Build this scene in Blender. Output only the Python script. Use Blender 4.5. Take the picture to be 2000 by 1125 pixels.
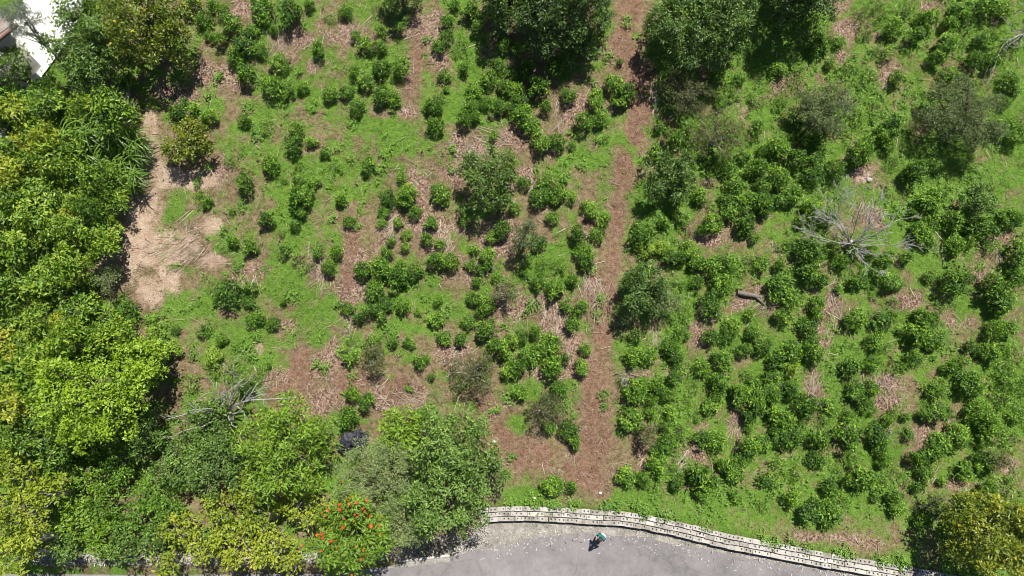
import bpy, math, random
import numpy as np
from mathutils import Vector, Matrix
R = math.radians
scene = bpy.context.scene
for o in list(bpy.data.objects): bpy.data.objects.remove(o)
col = scene.collection

# ------------------------------------------------------------------ camera, world, sun, exposure
PITCH = R(22.0)                       # drone looks 22 degrees forward of straight down
CAM = np.array([0.0, -12.5, 33.6])
FPX = 2000 * 24.0 / 36.0              # focal length in photo pixels
cam_d = bpy.data.cameras.new('camera'); cam_d.lens = 24; cam_d.sensor_width = 36
cam_d.clip_end = 500; cam_d.clip_start = 0.5
cam = bpy.data.objects.new('camera', cam_d); col.objects.link(cam)
cam.location = CAM; cam.rotation_euler = (PITCH, 0, 0); scene.camera = cam

SUN_EL, SUN_AZ = 74.0, 40.0            # azimuth clockwise from +Y (towards +X)
w = bpy.data.worlds.new('World'); scene.world = w; w.use_nodes = True
nt = w.node_tree; bg = nt.nodes['Background']
sky = nt.nodes.new('ShaderNodeTexSky'); sky.sky_type = 'NISHITA'; sky.sun_disc = False
sky.sun_elevation = R(SUN_EL); sky.sun_rotation = R(SUN_AZ); sky.altitude = 800
nt.links.new(sky.outputs[0], bg.inputs[0]); bg.inputs[1].default_value = 0.055
sd = bpy.data.lights.new('sun', 'SUN'); sd.energy = 5.0; sd.angle = R(0.5); sd.color = (1.0, 0.955, 0.88)
so = bpy.data.objects.new('sun', sd); col.objects.link(so)
dv = Vector((math.sin(R(SUN_AZ)) * math.cos(R(SUN_EL)), math.cos(R(SUN_AZ)) * math.cos(R(SUN_EL)), math.sin(R(SUN_EL))))
so.rotation_euler = dv.to_track_quat('Z', 'Y').to_euler(); so.location = (20, 15, 50)
scene.view_settings.view_transform = 'Standard'; scene.view_settings.look = 'None'
scene.view_settings.gamma = 1; scene.view_settings.use_curve_mapping = False
scene.view_settings.exposure = 0.74
scene.render.engine = 'CYCLES'; scene.cycles.filter_width = 1.0
scene.render.resolution_x = 1024; scene.render.resolution_y = 576

# ------------------------------------------------------------------ terrain height and pixel -> place
ct, st = math.cos(PITCH), math.sin(PITCH)
def ray(px, py):
    a = (np.asarray(px, float) - 1000) / FPX; b = (562.5 - np.asarray(py, float)) / FPX
    return np.stack([a, b * ct + st, b * st - ct], -1)      # depth 1 along the optical axis
def px_z(px, py, z):
    d = ray(px, py); t = (z - CAM[2]) / d[..., 2]
    return CAM + d * t[..., None]
ROADZ = -0.6
WALL_PX = [(938,992),(1000,988),(1100,991),(1167,996),(1242,1000),(1272,1008),(1338,1021),(1409,1040),(1498,1057),(1589,1075),(1671,1089),(1763,1105),(1850,1120),(2050,1160)]
WALL = np.array([px_z(*p, 0.0)[:2] for p in WALL_PX])
SHOULD = np.array([px_z(*p, -0.3)[:2] for p in [(-900,1092),(0,1092),(300,1094),(640,1092),(760,1078),(880,1052),(915,1020)]])
EDGE = np.concatenate([[[-80, SHOULD[0,1]]], SHOULD, WALL, [[80, WALL[-1,1] - 6]]])
def edge_y(x): return np.interp(x, EDGE[:,0], EDGE[:,1])
def h(x, y):
    x = np.asarray(x, float); y = np.asarray(y, float)
    s = y + 9.3                                             # hillside begins just behind the wall
    k = 0.9
    ramp = 0.287 * np.logaddexp(0, s * k) / k
    ey = edge_y(x); d = y - ey                              # >0 field side
    bump = 0.10*np.sin(x*.55+1.3)*np.sin(y*.47+.4) + 0.05*np.sin(x*1.7+y*.9) + 0.035*np.sin(x*2.9-y*2.3+2) + .05*np.sin(y*1.15+.6*np.sin(x*.4))
    f = np.clip(d / 2.5, 0, 1)
    field = ramp*np.clip(d/1.5,0,1)**.5 + bump * f
    walled = np.clip((x - WALL[0,0]) / 1.0, 0, 1)
    low = -0.80
    t_wall = np.clip(-d / 0.75, 0, 1); t_sh = np.clip(-d / 0.9 , 0, 1)
    t = walled * t_wall + (1 - walled) * t_sh
    return np.where(d >= 0, field - 0.03*np.clip(1-d,0,1), -0.12 * (d < -.02) + (low + .12) * t)
def at(px, py, dz=0.0):
    """point on the ray of a photo pixel that lies dz above the ground"""
    d = ray(px, py); lo, hi = 15.0, 70.0
    for _ in range(40):
        m = (lo + hi) / 2; p = CAM + d * m
        if p[2] - float(h(p[0], p[1])) > dz: lo = m
        else: hi = m
    return CAM + d * hi, hi
def proj(P):
    v = np.asarray(P, float) - CAM
    dep = v[...,1]*st - v[...,2]*ct
    return 1000 + FPX * v[...,0]/dep, 562.5 - FPX * (v[...,1]*ct + v[...,2]*st)/dep

# ------------------------------------------------------------------ node helpers and materials
def newmat(name):
    m = bpy.data.materials.new(name); m.use_nodes = True
    n = m.node_tree; return m, n, n.nodes['Principled BSDF']
def N(n, t, **kw):
    x = n.nodes.new(t)
    for k, v in kw.items(): setattr(x, k, v)
    return x
def ramp(n, fac, stops):
    r = N(n, 'ShaderNodeValToRGB'); e = r.color_ramp.elements
    while len(e) < len(stops): e.new(0.5)
    for i, (p, c) in enumerate(stops): e[i].position = p; e[i].color = (*c, 1)
    n.links.new(fac, r.inputs[0]); return r.outputs[0]
def noise(n, scale, detail=4, rough=.6, coord=None):
    t = N(n, 'ShaderNodeTexNoise'); t.inputs['Scale'].default_value = scale; t.inputs['Detail'].default_value = detail
    t.inputs['Roughness'].default_value = rough
    if coord is not None: n.links.new(coord, t.inputs['Vector'])
    return t.outputs['Fac']
def mixc(n, fac, a, b, mode='MIX'):
    m = N(n, 'ShaderNodeMix', data_type='RGBA', blend_type=mode)
    if isinstance(fac, (int, float)): m.inputs[0].default_value = fac
    else: n.links.new(fac, m.inputs[0])
    for s, v in ((m.inputs[6], a), (m.inputs[7], b)):
        if isinstance(v, tuple): s.default_value = (*v, 1)
        else: n.links.new(v, s)
    return m.outputs[2]
def math_(n, op, a, b=None, clamp=False):
    m = N(n, 'ShaderNodeMath', operation=op, use_clamp=clamp)
    for s, v in ((m.inputs[0], a), (m.inputs[1], b)):
        if v is None: continue
        if isinstance(v, (int, float)): s.default_value = v
        else: n.links.new(v, s)
    return m.outputs[0]
def leafmat(name, stops, rough=.45, trans=.3, var=.35, spec=.5):
    m, n, b = newmat(name)
    a = N(n, 'ShaderNodeAttribute', attribute_name='tone')
    oi = N(n, 'ShaderNodeObjectInfo')
    f = math_(n, 'ADD', a.outputs['Fac'], math_(n, 'MULTIPLY', math_(n, 'SUBTRACT', oi.outputs['Random'], .5), var), True)
    c = ramp(n, f, stops)
    n.links.new(c, b.inputs['Base Color']); b.inputs['Roughness'].default_value = rough
    b.inputs['Specular IOR Level'].default_value = spec
    tr = N(n, 'ShaderNodeBsdfTranslucent'); mx = N(n, 'ShaderNodeMixShader'); mx.inputs[0].default_value = trans
    tc = mixc(n, 1.0, c, (1.15, 1.25, .5), 'MULTIPLY'); n.links.new(tc, tr.inputs[0])
    n.links.new(b.outputs[0], mx.inputs[1]); n.links.new(tr.outputs[0], mx.inputs[2])
    n.links.new(mx.outputs[0], n.nodes['Material Output'].inputs[0]); return m
def G(*c): return list(zip((0, .35, .7, 1) if len(c) == 4 else np.linspace(0, 1, len(c)), c))
LM = {
 'coffee': leafmat('coffee_leaf', G((.03,.075,.008),(.068,.16,.013),(.13,.265,.02),(.26,.41,.04)), .5, .3, .5, .35),
 'weed':   leafmat('weed_leaf', G((.065,.14,.012),(.11,.23,.018),(.165,.305,.026),(.25,.37,.045)), .55, .25),
 'mango':  leafmat('mango_leaf', G((.035,.072,.014),(.075,.142,.024),(.13,.22,.036),(.25,.33,.085)), .40),
 'citrus': leafmat('citrus_leaf', G((.045,.072,.006),(.10,.145,.011),(.19,.23,.018),(.36,.34,.03)), .38),
 'lime':   leafmat('lime_leaf', G((.12,.21,.010),(.20,.32,.013),(.27,.40,.018),(.35,.46,.035)), .5, .25),
 'bright': leafmat('bright_leaf', G((.09,.165,.013),(.155,.27,.018),(.22,.345,.024),(.31,.41,.04)), .5, .22),
 'mid':    leafmat('mid_leaf', G((.05,.098,.018),(.092,.17,.026),(.145,.245,.04),(.25,.35,.06)), .5, .2),
 'feather':leafmat('feathery_leaf', G((.11,.165,.055),(.175,.24,.08),(.24,.31,.11),(.32,.38,.16)), .6),
 'olive':  leafmat('olive_leaf', G((.055,.082,.03),(.09,.13,.042),(.135,.18,.062),(.21,.25,.10)), .6),
 'brownish':leafmat('brownish_leaf', G((.065,.08,.024),(.11,.125,.038),(.15,.16,.052),(.22,.195,.09)), .6),
 'thicket':leafmat('thicket_leaf', G((.05,.11,.009),(.11,.205,.013),(.185,.305,.02),(.30,.375,.03)), .5, .22, .5),
 'yellow': leafmat('yellowing_leaf', G((.15,.215,.016),(.25,.32,.022),(.34,.385,.035),(.47,.40,.05)), .55, .35),
 'cane':   leafmat('cane_leaf', G((.05,.115,.012),(.095,.18,.018),(.15,.25,.03),(.23,.32,.06)), .45),
 'grey':   leafmat('grey_leaf', G((.10,.125,.10),(.16,.19,.15),(.22,.25,.20),(.30,.32,.28)), .7, .2),
 'straw':  leafmat('straw_leaf', G((.14,.11,.04),(.22,.18,.07),(.29,.24,.10),(.36,.30,.15)), .7, .2),
 'flower': leafmat('flower_petal', G((.36,.05,.012),(.48,.08,.015),(.55,.12,.02),(.6,.2,.03)), .5, .3),
 'goldleaf': leafmat('gold_leaf', G((.34,.30,.02),(.42,.36,.025),(.46,.38,.03),(.52,.36,.03)), .5, .3),
}
LM['grass'] = leafmat('grass_blade', G((.075,.15,.018),(.12,.235,.027),(.17,.30,.04),(.29,.34,.09)), .6, .3)
def barkmat(name, c1, c2):
    m, n, b = newmat(name); tc = N(n, 'ShaderNodeTexCoord')
    n.links.new(ramp(n, noise(n, 14, 5, .65, tc.outputs['Object']), [(.3, c1), (.7, c2)]), b.inputs['Base Color'])
    b.inputs['Roughness'].default_value = .85; return m
BARK = barkmat('brown_bark', (.06,.045,.03), (.17,.13,.10))
DEADW = barkmat('bleached_wood', (.20,.195,.175), (.42,.405,.37))
GREYW = barkmat('grey_wood', (.20,.18,.16), (.42,.39,.35))
LOGM = barkmat('log_bark', (.06,.05,.042), (.22,.185,.155))

# ------------------------------------------------------------------ mesh helpers
def mesh(name, V, F, mat, tone=None, smooth=False):
    V = np.asarray(V, np.float32); F = np.asarray(F, np.int32); k = F.shape[1]
    me = bpy.data.meshes.new(name)
    me.vertices.add(len(V)); me.vertices.foreach_set('co', V.ravel())
    me.loops.add(F.size); me.loops.foreach_set('vertex_index', F.ravel())
    me.polygons.add(len(F)); me.polygons.foreach_set('loop_start', np.arange(0, F.size, k, dtype=np.int32))
    if smooth: me.polygons.foreach_set('use_smooth', np.ones(len(F), bool))
    if tone is not None:
        a = me.attributes.new('tone', 'FLOAT', 'FACE'); a.data.foreach_set('value', np.asarray(tone, np.float32))
    me.update(calc_edges=True); me.materials.append(mat); return me
def ob(name, me, parent=None, loc=(0,0,0)):
    o = bpy.data.objects.new(name, me); col.objects.link(o); o.location = loc
    if parent is not None: o.parent = parent
    return o
def thing(name, label, cat, loc, rz=0, sc=1, group=None):
    o = bpy.data.objects.new(name, None); col.objects.link(o); o.empty_display_size = .2
    o.location = loc; o.rotation_euler = (0, 0, rz); o.scale = (sc, sc, sc) if np.isscalar(sc) else sc
    tag(o, label, cat, group); return o
def tag(o, label=None, cat=None, group=None, kind=None):
    for k, v in (('label', label), ('category', cat), ('group', group), ('kind', kind)):
        if v: o[k] = v
    return o
def unit(v): return v / np.maximum(np.linalg.norm(v, axis=-1, keepdims=True), 1e-9)
def leafquads(P, A, Nn, L, W, fold=.25):
    """P base, A axis, Nn rough normal; folded diamond leaf = two triangles"""
    A = unit(A); S = unit(np.cross(A, Nn)); U = np.cross(S, A)
    L = np.broadcast_to(L, (len(P),))[:, None]; W = np.broadcast_to(W, (len(P),))[:, None]
    m = P + A * L * .45
    V = np.stack([P, m + S*W*.5 + U*W*fold, P + A*L - U*L*.12, m - S*W*.5 + U*W*fold], 1).reshape(-1, 3)
    i = np.arange(len(P))[:, None] * 4
    F = np.concatenate([i + [[0,2,1]], i + [[0,3,2]]], 1).reshape(-1, 3)
    return V, F
def tube(pts, rad, sides=5):
    pts = np.asarray(pts, float); n = len(pts)
    T = unit(np.gradient(pts, axis=0)); ref = np.array([.31,.22,.92]) 
    S = unit(np.cross(T, ref)); U = np.cross(S, T)
    a = np.linspace(0, 2*np.pi, sides, endpoint=False)
    V = (pts[:, None] + (S[:, None]*np.cos(a)[None,:,None] + U[:, None]*np.sin(a)[None,:,None]) * np.asarray(rad)[:, None, None]).reshape(-1, 3)
    F = []
    for i in range(n-1):
        for j in range(sides):
            k = (j+1) % sides
            F += [(i*sides+j, i*sides+k, (i+1)*sides+k), (i*sides+j, (i+1)*sides+k, (i+1)*sides+j)]
    c = len(V); V = np.concatenate([V, [pts[-1]]])
    for j in range(sides): F.append(((n-1)*sides+j, (n-1)*sides+(j+1) % sides, c))
    return V, np.array(F)
class MB:
    def __init__(s): s.V = []; s.F = []; s.T = []; s.n = 0
    def add(s, V, F, tone=None):
        s.V.append(V); s.F.append(F + s.n); s.n += len(V)
        s.T.append(np.full(len(F), .5) if tone is None else tone)
    def mesh(s, name, mat, smooth=False): return mesh(name, np.concatenate(s.V), np.concatenate(s.F), mat, np.concatenate(s.T), smooth)
def crown(rng, lobes, dens, nleaf, crad, ll, lw, droop=.25, fill=.35, jitter=.45, low=-.25, tonevar=.25):
    """leaf clumps over the surfaces of a few ellipsoid lobes, with looser leaves inside"""
    C = np.array([l[0] for l in lobes], float); Rr = np.array([l[1] for l in lobes], float)
    area = Rr[:,0]*Rr[:,1] + Rr[:,0]*Rr[:,2]
    n = max(8, int(dens * area.sum() * 3.0 / (math.pi*crad*crad)))
    k = rng.choice(len(lobes), n, p=area/area.sum())
    d = unit(rng.normal(size=(n,3)) + [0,0,.35]); d = d[d[:,2] > low]; k = k[:len(d)]
    rad = rng.uniform(.72, 1.05, len(d))
    P = C[k] + d * Rr[k] * rad[:, None]
    q = np.linalg.norm((P[:,None]-C[None]) / Rr[None], axis=2); q[np.arange(len(P)), k] = 9
    keep = q.min(1) > .72; P, d = P[keep], d[keep]
    cn = unit(d*.55 + [0,0,.6]); m = len(P)
    ct_ = rng.uniform(0, 1, m)
    sel = np.repeat(np.arange(m), nleaf)
    off = unit(rng.normal(size=(len(sel),3))) * rng.uniform(0.05, 1, (len(sel),1))**.6
    nn = cn[sel]; off = off - nn * (off*nn).sum(1, keepdims=True) * .45
    LP = P[sel] + off * crad * rng.uniform(.7,1.3,(m,1))[sel]
    ax = unit(off*.9 + rng.normal(size=off.shape)*.45 + nn*.15 - [0,0,droop])
    ln = unit(nn + rng.normal(size=off.shape)*jitter)
    tone = np.clip(.42 + (ct_[sel]-.5)*tonevar*1.6 + rng.normal(size=len(sel))*tonevar*.55, 0, 1)
    nf = int(len(sel)*fill)
    kf = rng.choice(len(lobes), nf, p=area/area.sum())
    df = unit(rng.normal(size=(nf,3))) * rng.uniform(.2,.8,(nf,1)); df[:,2] = np.maximum(df[:,2], -.35)
    FP = C[kf] + df*Rr[kf]; fa = rng.normal(size=(nf,3)) - [0,0,droop]; fn = unit(rng.normal(size=(nf,3))*.6+[0,0,1])
    LP = np.concatenate([LP, FP]); ax = np.concatenate([ax, fa]); ln = np.concatenate([ln, fn])
    tone = np.concatenate([tone, np.clip(rng.normal(.3,.12,nf),0,1)])  # inner leaves get a darker tone: shade in the crown gaps painted as colour
    L = ll * rng.uniform(.65, 1.25, len(LP)); V, F = leafquads(LP, ax, ln, L, L*lw)
    return V, F, np.repeat(tone, 2), P
def trunk(rng, top, r0, targets, base=(0,0,-.15), mb=None, sides=6):
    mb = mb or MB(); base = np.array(base, float); top = np.array(top, float)
    t = np.linspace(0, 1, 6)[:,None]; pts = base + (top-base)*t + rng.normal(size=(6,3))*[.04,.04,0]*r0*8*np.sin(t*np.pi)
    mb.add(*tube(pts, r0*np.linspace(1.15,.6,6), sides))
    for T in targets:
        T = np.array(T, float); s = pts[rng.integers(3,6)]
        tt = np.linspace(0,1,6)[:,None]; L = np.linalg.norm(T-s)
        p = s + (T-s)*tt + np.array([0,0,1])*np.sin(tt*np.pi)*L*.08 + rng.normal(size=(6,3))*L*.03*tt
        mb.add(*tube(p, r0*np.linspace(.5,.1,6), 4))
    return mb
def lobes_for(rng, r, hz, n, zc):
    L = [((0,0,zc), (r*.72, r*.72, hz))]
    a0 = rng.uniform(0, 6.28)
    for i in range(n):
        a = a0 + i*6.283/n + rng.normal()*.3; q = rng.uniform(.42,.62)
        L.append(((math.cos(a)*r*q, math.sin(a)*r*q, zc + rng.uniform(-.35,.3)*hz), (r*rng.uniform(.33,.5),)*2 + (hz*rng.uniform(.5,.8),)))
    return L

# ------------------------------------------------------------------ what covers the ground where (photo pixels -> places)
GRASS = [(760,270,110,45),(700,230,60,40),(640,140,60,50),(745,45,50,30),(905,95,55,60),(880,210,45,60),(1235,290,30,45),(1130,310,60,30),(560,425,70,60),(440,475,55,70),
 (400,600,60,40),(560,575,70,60),(470,660,80,30),(625,650,35,60),(640,600,30,40),(540,705,60,30),(660,330,90,30),(590,470,70,50),(700,375,70,30),(530,330,50,30),(845,580,50,30),
 (800,645,80,25),(730,600,60,30),(1050,520,45,30),(480,205,50,20),(420,200,30,20),(600,110,40,30),(700,130,60,30),(530,55,40,20),(780,215,40,30),(1000,830,35,30),(1040,965,90,22),
 (1250,965,90,20),(1400,985,100,22),(1600,1010,90,35),(1200,680,25,25),(1188,620,14,40),(1182,480,12,40),(1340,530,30,70),(1450,520,60,25),(1330,625,40,40),(640,510,40,30),(700,330,40,40),
 (620,190,40,30),(720,250,100,40),(820,290,60,30),(560,380,60,30),(420,420,40,30),(330,580,30,40),(620,560,40,40),(760,640,60,20),(1090,330,50,20),(930,170,40,40),(1240,70,16,30),(720,820,60,14),
 (1700,240,70,50),(1900,340,90,35),(1950,380,70,45),(1750,430,30,70),(1870,480,40,25),(1300,760,60,30),(1350,800,50,60),(1700,700,60,60),(1850,760,50,60),(1500,230,60,40),(1650,690,60,40),
 (1500,970,140,25),(1650,960,60,40),(1640,240,40,60),(1320,860,30,60),(1960,740,50,70),(1560,700,50,40),(870,740,30,12),(760,735,40,12),(640,745,20,40)]
LITTER = [(590,80,60,25),(660,70,70,22),(560,115,35,22),(830,60,50,40),(860,110,25,50),(800,140,18,45),(920,285,60,30),(1000,270,60,30),(1120,195,40,30),(1110,230,30,40),(900,335,45,30),
 (1030,355,40,30),(850,445,50,40),(760,450,35,60),(690,500,25,60),(1000,445,50,30),(960,485,50,30),(920,525,50,30),(1000,600,50,60),(680,575,25,50),(560,640,30,18),(650,700,50,60),(780,770,100,40),
 (880,695,40,30),(1080,625,35,40),(1110,660,25,50),(1060,590,30,20),(960,780,40,30),(1160,560,28,50),(560,745,70,40),(620,790,80,35),(440,150,90,30),(350,180,50,30),(420,340,40,30),(480,530,60,18),
 (620,530,30,40),(700,560,30,60),(820,420,40,40),(610,130,30,20),(480,20,50,25),(820,340,30,50),(700,220,20,12),(780,220,40,12),(1150,450,20,40),(1130,720,40,30),(1060,730,40,30),(720,740,50,20),
 (1390,460,45,25),(1470,590,55,32),(1512,490,20,40),(1620,620,22,60),(1690,345,45,30),(1780,585,45,22),(1590,760,22,45),(1720,745,60,22),(1745,790,40,25),(1900,525,35,35),(1880,630,40,20),(1870,950,40,18),
 (1440,850,22,45),(1660,55,55,22),(1630,10,30,20),(1640,110,30,20),(1742,145,35,30),(1720,165,30,18),(1900,410,60,14),(1960,460,50,14),(1370,650,22,50),(1382,370,20,28),(1450,220,20,30),(1810,20,20,25),
 (1600,1050,120,12),(1700,1060,60,14),(1640,1020,30,10),(1260,730,40,14),(1270,880,25,40),(1600,620,20,50),(1700,430,30,20),(1360,880,20,40),(1290,540,20,30),(1800,860,20,40),(1520,170,20,20),(1860,420,40,14),(1975,920,30,30)]
SOIL = [(a,b,c*.62,d) for a,b,c,d in [(1232,20,40,40),(1225,90,50,50),(1245,150,42,50),(1250,205,40,45),(1240,255,28,40),(1218,330,26,50),(1205,420,22,50),(1195,500,24,45),(1185,580,28,45),(1178,660,30,45),(1165,740,45,50),(1165,800,45,50),
 (1165,860,55,45),(1140,920,75,40),(1040,890,70,35),(980,860,50,45),(950,810,35,30),(1170,955,40,20),(815,100,16,60),(800,160,14,50),(690,470,16,60),(680,540,20,40),(590,720,40,40),(780,760,50,30),(560,780,60,30),(940,870,30,40),(680,740,60,30),(1150,420,14,40)]]
SAND = [(a-6,b,c*.8,d) for a,b,c,d in [(300,255,18,40),(305,310,26,40),(325,345,60,22),(285,400,45,50),(255,470,50,60),(235,520,50,45),(300,480,50,40),(350,480,60,30),(300,570,40,30),(335,540,30,40),(390,350,50,20),(420,510,40,15),(510,680,14,14),(1690,345,20,10),(420,440,30,20)]]
def blobs(B, X, Y):
    m = np.zeros(X.shape)
    for (a, b, c, d) in B: m = np.maximum(m, np.exp(-.9*(((X-a)/c)**2 + ((Y-b)/d)**2)))
    return m
def vnoise(x, y, s, seed=0):
    """cheap value noise"""
    x = np.asarray(x)*s + 37.7*seed; y = np.asarray(y)*s - 11.3*seed
    xi = np.floor(x); yi = np.floor(y); fx = x-xi; fy = y-yi; fx = fx*fx*(3-2*fx); fy = fy*fy*(3-2*fy)
    hsh = lambda a, b: np.modf(np.abs(np.sin(a*127.1+b*311.7+seed*74.7)*43758.5453))[0]
    return (hsh(xi,yi)*(1-fx)+hsh(xi+1,yi)*fx)*(1-fy) + (hsh(xi,yi+1)*(1-fx)+hsh(xi+1,yi+1)*fx)*fy
def cover(x, y):
    X, Y = proj(np.stack([x, y, h(x, y)], -1))
    right = np.clip((X-1230)/60, 0, 1) * np.clip((1000-Y)/40, 0, 1)
    nz = .3*vnoise(x,y,.7,1) + .35*vnoise(x,y,1.9,2) + .35*vnoise(x,y,4.3,12)
    g = blobs(GRASS, X, Y); l = blobs(LITTER, X, Y); s = blobs(SOIL, X, Y); sa = blobs(SAND, X, Y)
    meadow = blobs([(520,520,230,230),(720,250,220,130),(600,150,200,110),(800,600,160,90)],X,Y)
    base_g = .44 + .2*right + .2*(X < 250) + .22*meadow
    g = np.clip(np.maximum(g*.9, base_g) + (nz-.5)*1.5 - .38*l - .7*s - .7*sa, 0, 1)
    strip = np.clip((Y-930)/30,0,1)*(X>960); g = np.maximum(g, strip*(.62+.9*(nz-.5)) * (1-.75*s) * (1 - .6*blobs([(1600,1050,120,14),(1700,1065,60,16),(1640,1020,30,10),(1480,1030,40,12)],X,Y)))
    l = np.clip(np.maximum(l, .25*(1-right)) + (vnoise(x,y,1.7,5)-.5)*.7 + (vnoise(x,y,5.1,15)-.5)*.5 - .5*g, 0, 1)
    return g, l, np.clip(s*1.1 + (nz-.5)*.8, 0, 1)*(s > .05), np.clip(sa*1.25 + (nz-.5)*.9, 0, 1)*(sa > .03), right

# ------------------------------------------------------------------ ground sheet
def axis(lo, hi, step, far):
    c = np.arange(lo, hi+step*.5, step); out = []; s = step; a = hi
    while a < far: s *= 1.35; a += s; out.append(a)
    out = np.array(out); b = lo - (out - hi)
    return np.concatenate([b[::-1], c, out])
gx = axis(-31, 31, .19, 90); gy = axis(-17, 21, .19, 80)
GX, GY = np.meshgrid(gx, gy); fx, fy = GX.ravel(), GY.ravel(); GZ = h(fx, fy)
GZ = GZ + np.where(fy - edge_y(fx) > .5, (vnoise(fx,fy,2.6,9)-.5)*.07, 0)
nx, ny = len(gx), len(gy)
i = (np.arange(ny-1)[:,None]*nx + np.arange(nx-1)[None]).ravel()
GF = np.stack([i, i+1, i+nx+1, i+nx], 1)
gm, n, b = newmat('hillside_soil')
cv = cover(fx, fy)
at_ = lambda nm: N(n, 'ShaderNodeAttribute', attribute_name=nm).outputs['Fac']
geo = N(n, 'ShaderNodeNewGeometry'); pos = geo.outputs['Position']
n1 = noise(n, 1.3, 6, .65, pos); n2 = noise(n, 4.5, 5, .75, pos); n3 = noise(n, 15, 4, .8, pos)
vo = N(n, 'ShaderNodeTexVoronoi'); vo.inputs['Scale'].default_value = 15; n.links.new(pos, vo.inputs['Vector'])
base = ramp(n, math_(n,'ADD',math_(n,'MULTIPLY',n2,.55),math_(n,'MULTIPLY',n3,.45)), [(.34,(.065,.044,.022)),(.46,(.155,.115,.06)),(.56,(.26,.20,.118)),(.7,(.42,.345,.23))])
soil = ramp(n, math_(n,'ADD',math_(n,'MULTIPLY',n2,.5),math_(n,'MULTIPLY',n3,.5)), [(.34,(.07,.036,.022)),(.47,(.18,.105,.068)),(.58,(.29,.185,.127)),(.7,(.43,.31,.23))])
lit = ramp(n, math_(n,'ADD',math_(n,'MULTIPLY',vo.outputs['Color'],.5),math_(n,'MULTIPLY',n3,.5)), [(.28,(.07,.038,.026)),(.44,(.19,.115,.082)),(.58,(.32,.22,.165)),(.75,(.50,.39,.31))])
sand = ramp(n, math_(n,'ADD',math_(n,'MULTIPLY',n1,.5),math_(n,'MULTIPLY',n3,.5)), [(.36,(.24,.16,.11)),(.5,(.42,.305,.22)),(.64,(.56,.44,.34))])
grs = ramp(n, math_(n,'ADD',math_(n,'MULTIPLY',n2,.5),math_(n,'MULTIPLY',n3,.5)), [(.34,(.045,.088,.012)),(.47,(.10,.195,.024)),(.58,(.155,.265,.042)),(.72,(.29,.30,.11))])
def edge(a, k=.9):
    v = math_(n, 'ADD', a, math_(n,'MULTIPLY',math_(n,'SUBTRACT',math_(n,'ADD',math_(n,'MULTIPLY',n1,.3),math_(n,'ADD',math_(n,'MULTIPLY',n2,.4),math_(n,'MULTIPLY',n3,.3))),.5),k*1.5))
    mr = N(n,'ShaderNodeMapRange', interpolation_type='SMOOTHSTEP'); n.links.new(v, mr.inputs[0]); mr.inputs[1].default_value=.25; mr.inputs[2].default_value=.75
    return mr.outputs[0]
c = mixc(n, edge(at_('litter')), base, lit); c = mixc(n, edge(at_('soil'),.6), c, soil)
c = mixc(n, edge(at_('sand'),1.0), c, sand); c = mixc(n, edge(at_('grass')), c, grs)
n.links.new(c, b.inputs['Base Color']); b.inputs['Roughness'].default_value = .95; b.inputs['Specular IOR Level'].default_value = .15
bp = N(n,'ShaderNodeBump'); bp.inputs['Strength'].default_value=.9; bp.inputs['Distance'].default_value=.12
n.links.new(math_(n,'ADD',n2,n3), bp.inputs['Height']); n.links.new(bp.outputs[0], b.inputs['Normal'])
gme = mesh('ground', np.stack([fx,fy,GZ],1), GF, gm, smooth=True)
for nm, v in zip(('grass','litter','soil','sand'), cv[:4]):
    a = gme.attributes.new(nm,'FLOAT','POINT'); a.data.foreach_set('value', v.astype(np.float32))
tag(ob('ground', gme), kind='structure')

# ------------------------------------------------------------------ road, gutter, kerb, wall
def strip(name, top, bot, z0, z1, mat, kind='structure'):
    """sheet between two polylines"""
    V = [(*p, z0) for p in top] + [(*p, z1) for p in bot]; k = len(top)
    F = [(j, k+j, k+j+1, j+1) for j in range(k-1)]
    return tag(ob(name, mesh(name, V, F, mat)), kind=kind)
rm, n, b = newmat('worn_asphalt'); geo = N(n,'ShaderNodeNewGeometry'); pos = geo.outputs['Position']
a1 = noise(n,.45,6,.7,pos); a2 = noise(n,14,5,.8,pos); a3 = noise(n,2.6,6,.75,pos)
ca = ramp(n, math_(n,'ADD',math_(n,'MULTIPLY',a1,.55),math_(n,'ADD',math_(n,'MULTIPLY',a2,.2),math_(n,'MULTIPLY',a3,.25))), [(.36,(.085,.078,.079)),(.47,(.145,.134,.135)),(.53,(.165,.152,.153)),(.64,(.22,.205,.205))])
vc = N(n,'ShaderNodeTexVoronoi', feature='DISTANCE_TO_EDGE'); vc.inputs['Scale'].default_value=.33
wr = N(n,'ShaderNodeTexNoise'); wr.inputs['Scale'].default_value=1.3; wr.inputs['Detail'].default_value=5; n.links.new(pos, wr.inputs['Vector'])
n.links.new(mixc(n,.25,pos,wr.outputs['Color']), vc.inputs['Vector'])
ck = N(n,'ShaderNodeMapRange'); n.links.new(vc.outputs['Distance'], ck.inputs[0]); ck.inputs[1].default_value=.0; ck.inputs[2].default_value=.012; ck.inputs[3].default_value=.82; ck.inputs[4].default_value=1
n.links.new(mixc(n,1.0,ca,ck.outputs[0],'MULTIPLY'), b.inputs['Base Color']); b.inputs['Roughness'].default_value=.9
cm, n, b = newmat('dirty_concrete'); geo = N(n,'ShaderNodeNewGeometry'); pos = geo.outputs['Position']
k1 = noise(n,1.6,6,.7,pos); k2 = noise(n,17,4,.75,pos)
cc_ = ramp(n, math_(n,'ADD',math_(n,'MULTIPLY',k1,.5),math_(n,'MULTIPLY',k2,.5)), [(.36,(.07,.062,.052)),(.46,(.15,.138,.118)),(.56,(.25,.235,.205)),(.72,(.36,.34,.305))])
n.links.new(cc_, b.inputs['Base Color']); b.inputs['Roughness'].default_value=.9
DIRTC = cm
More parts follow.
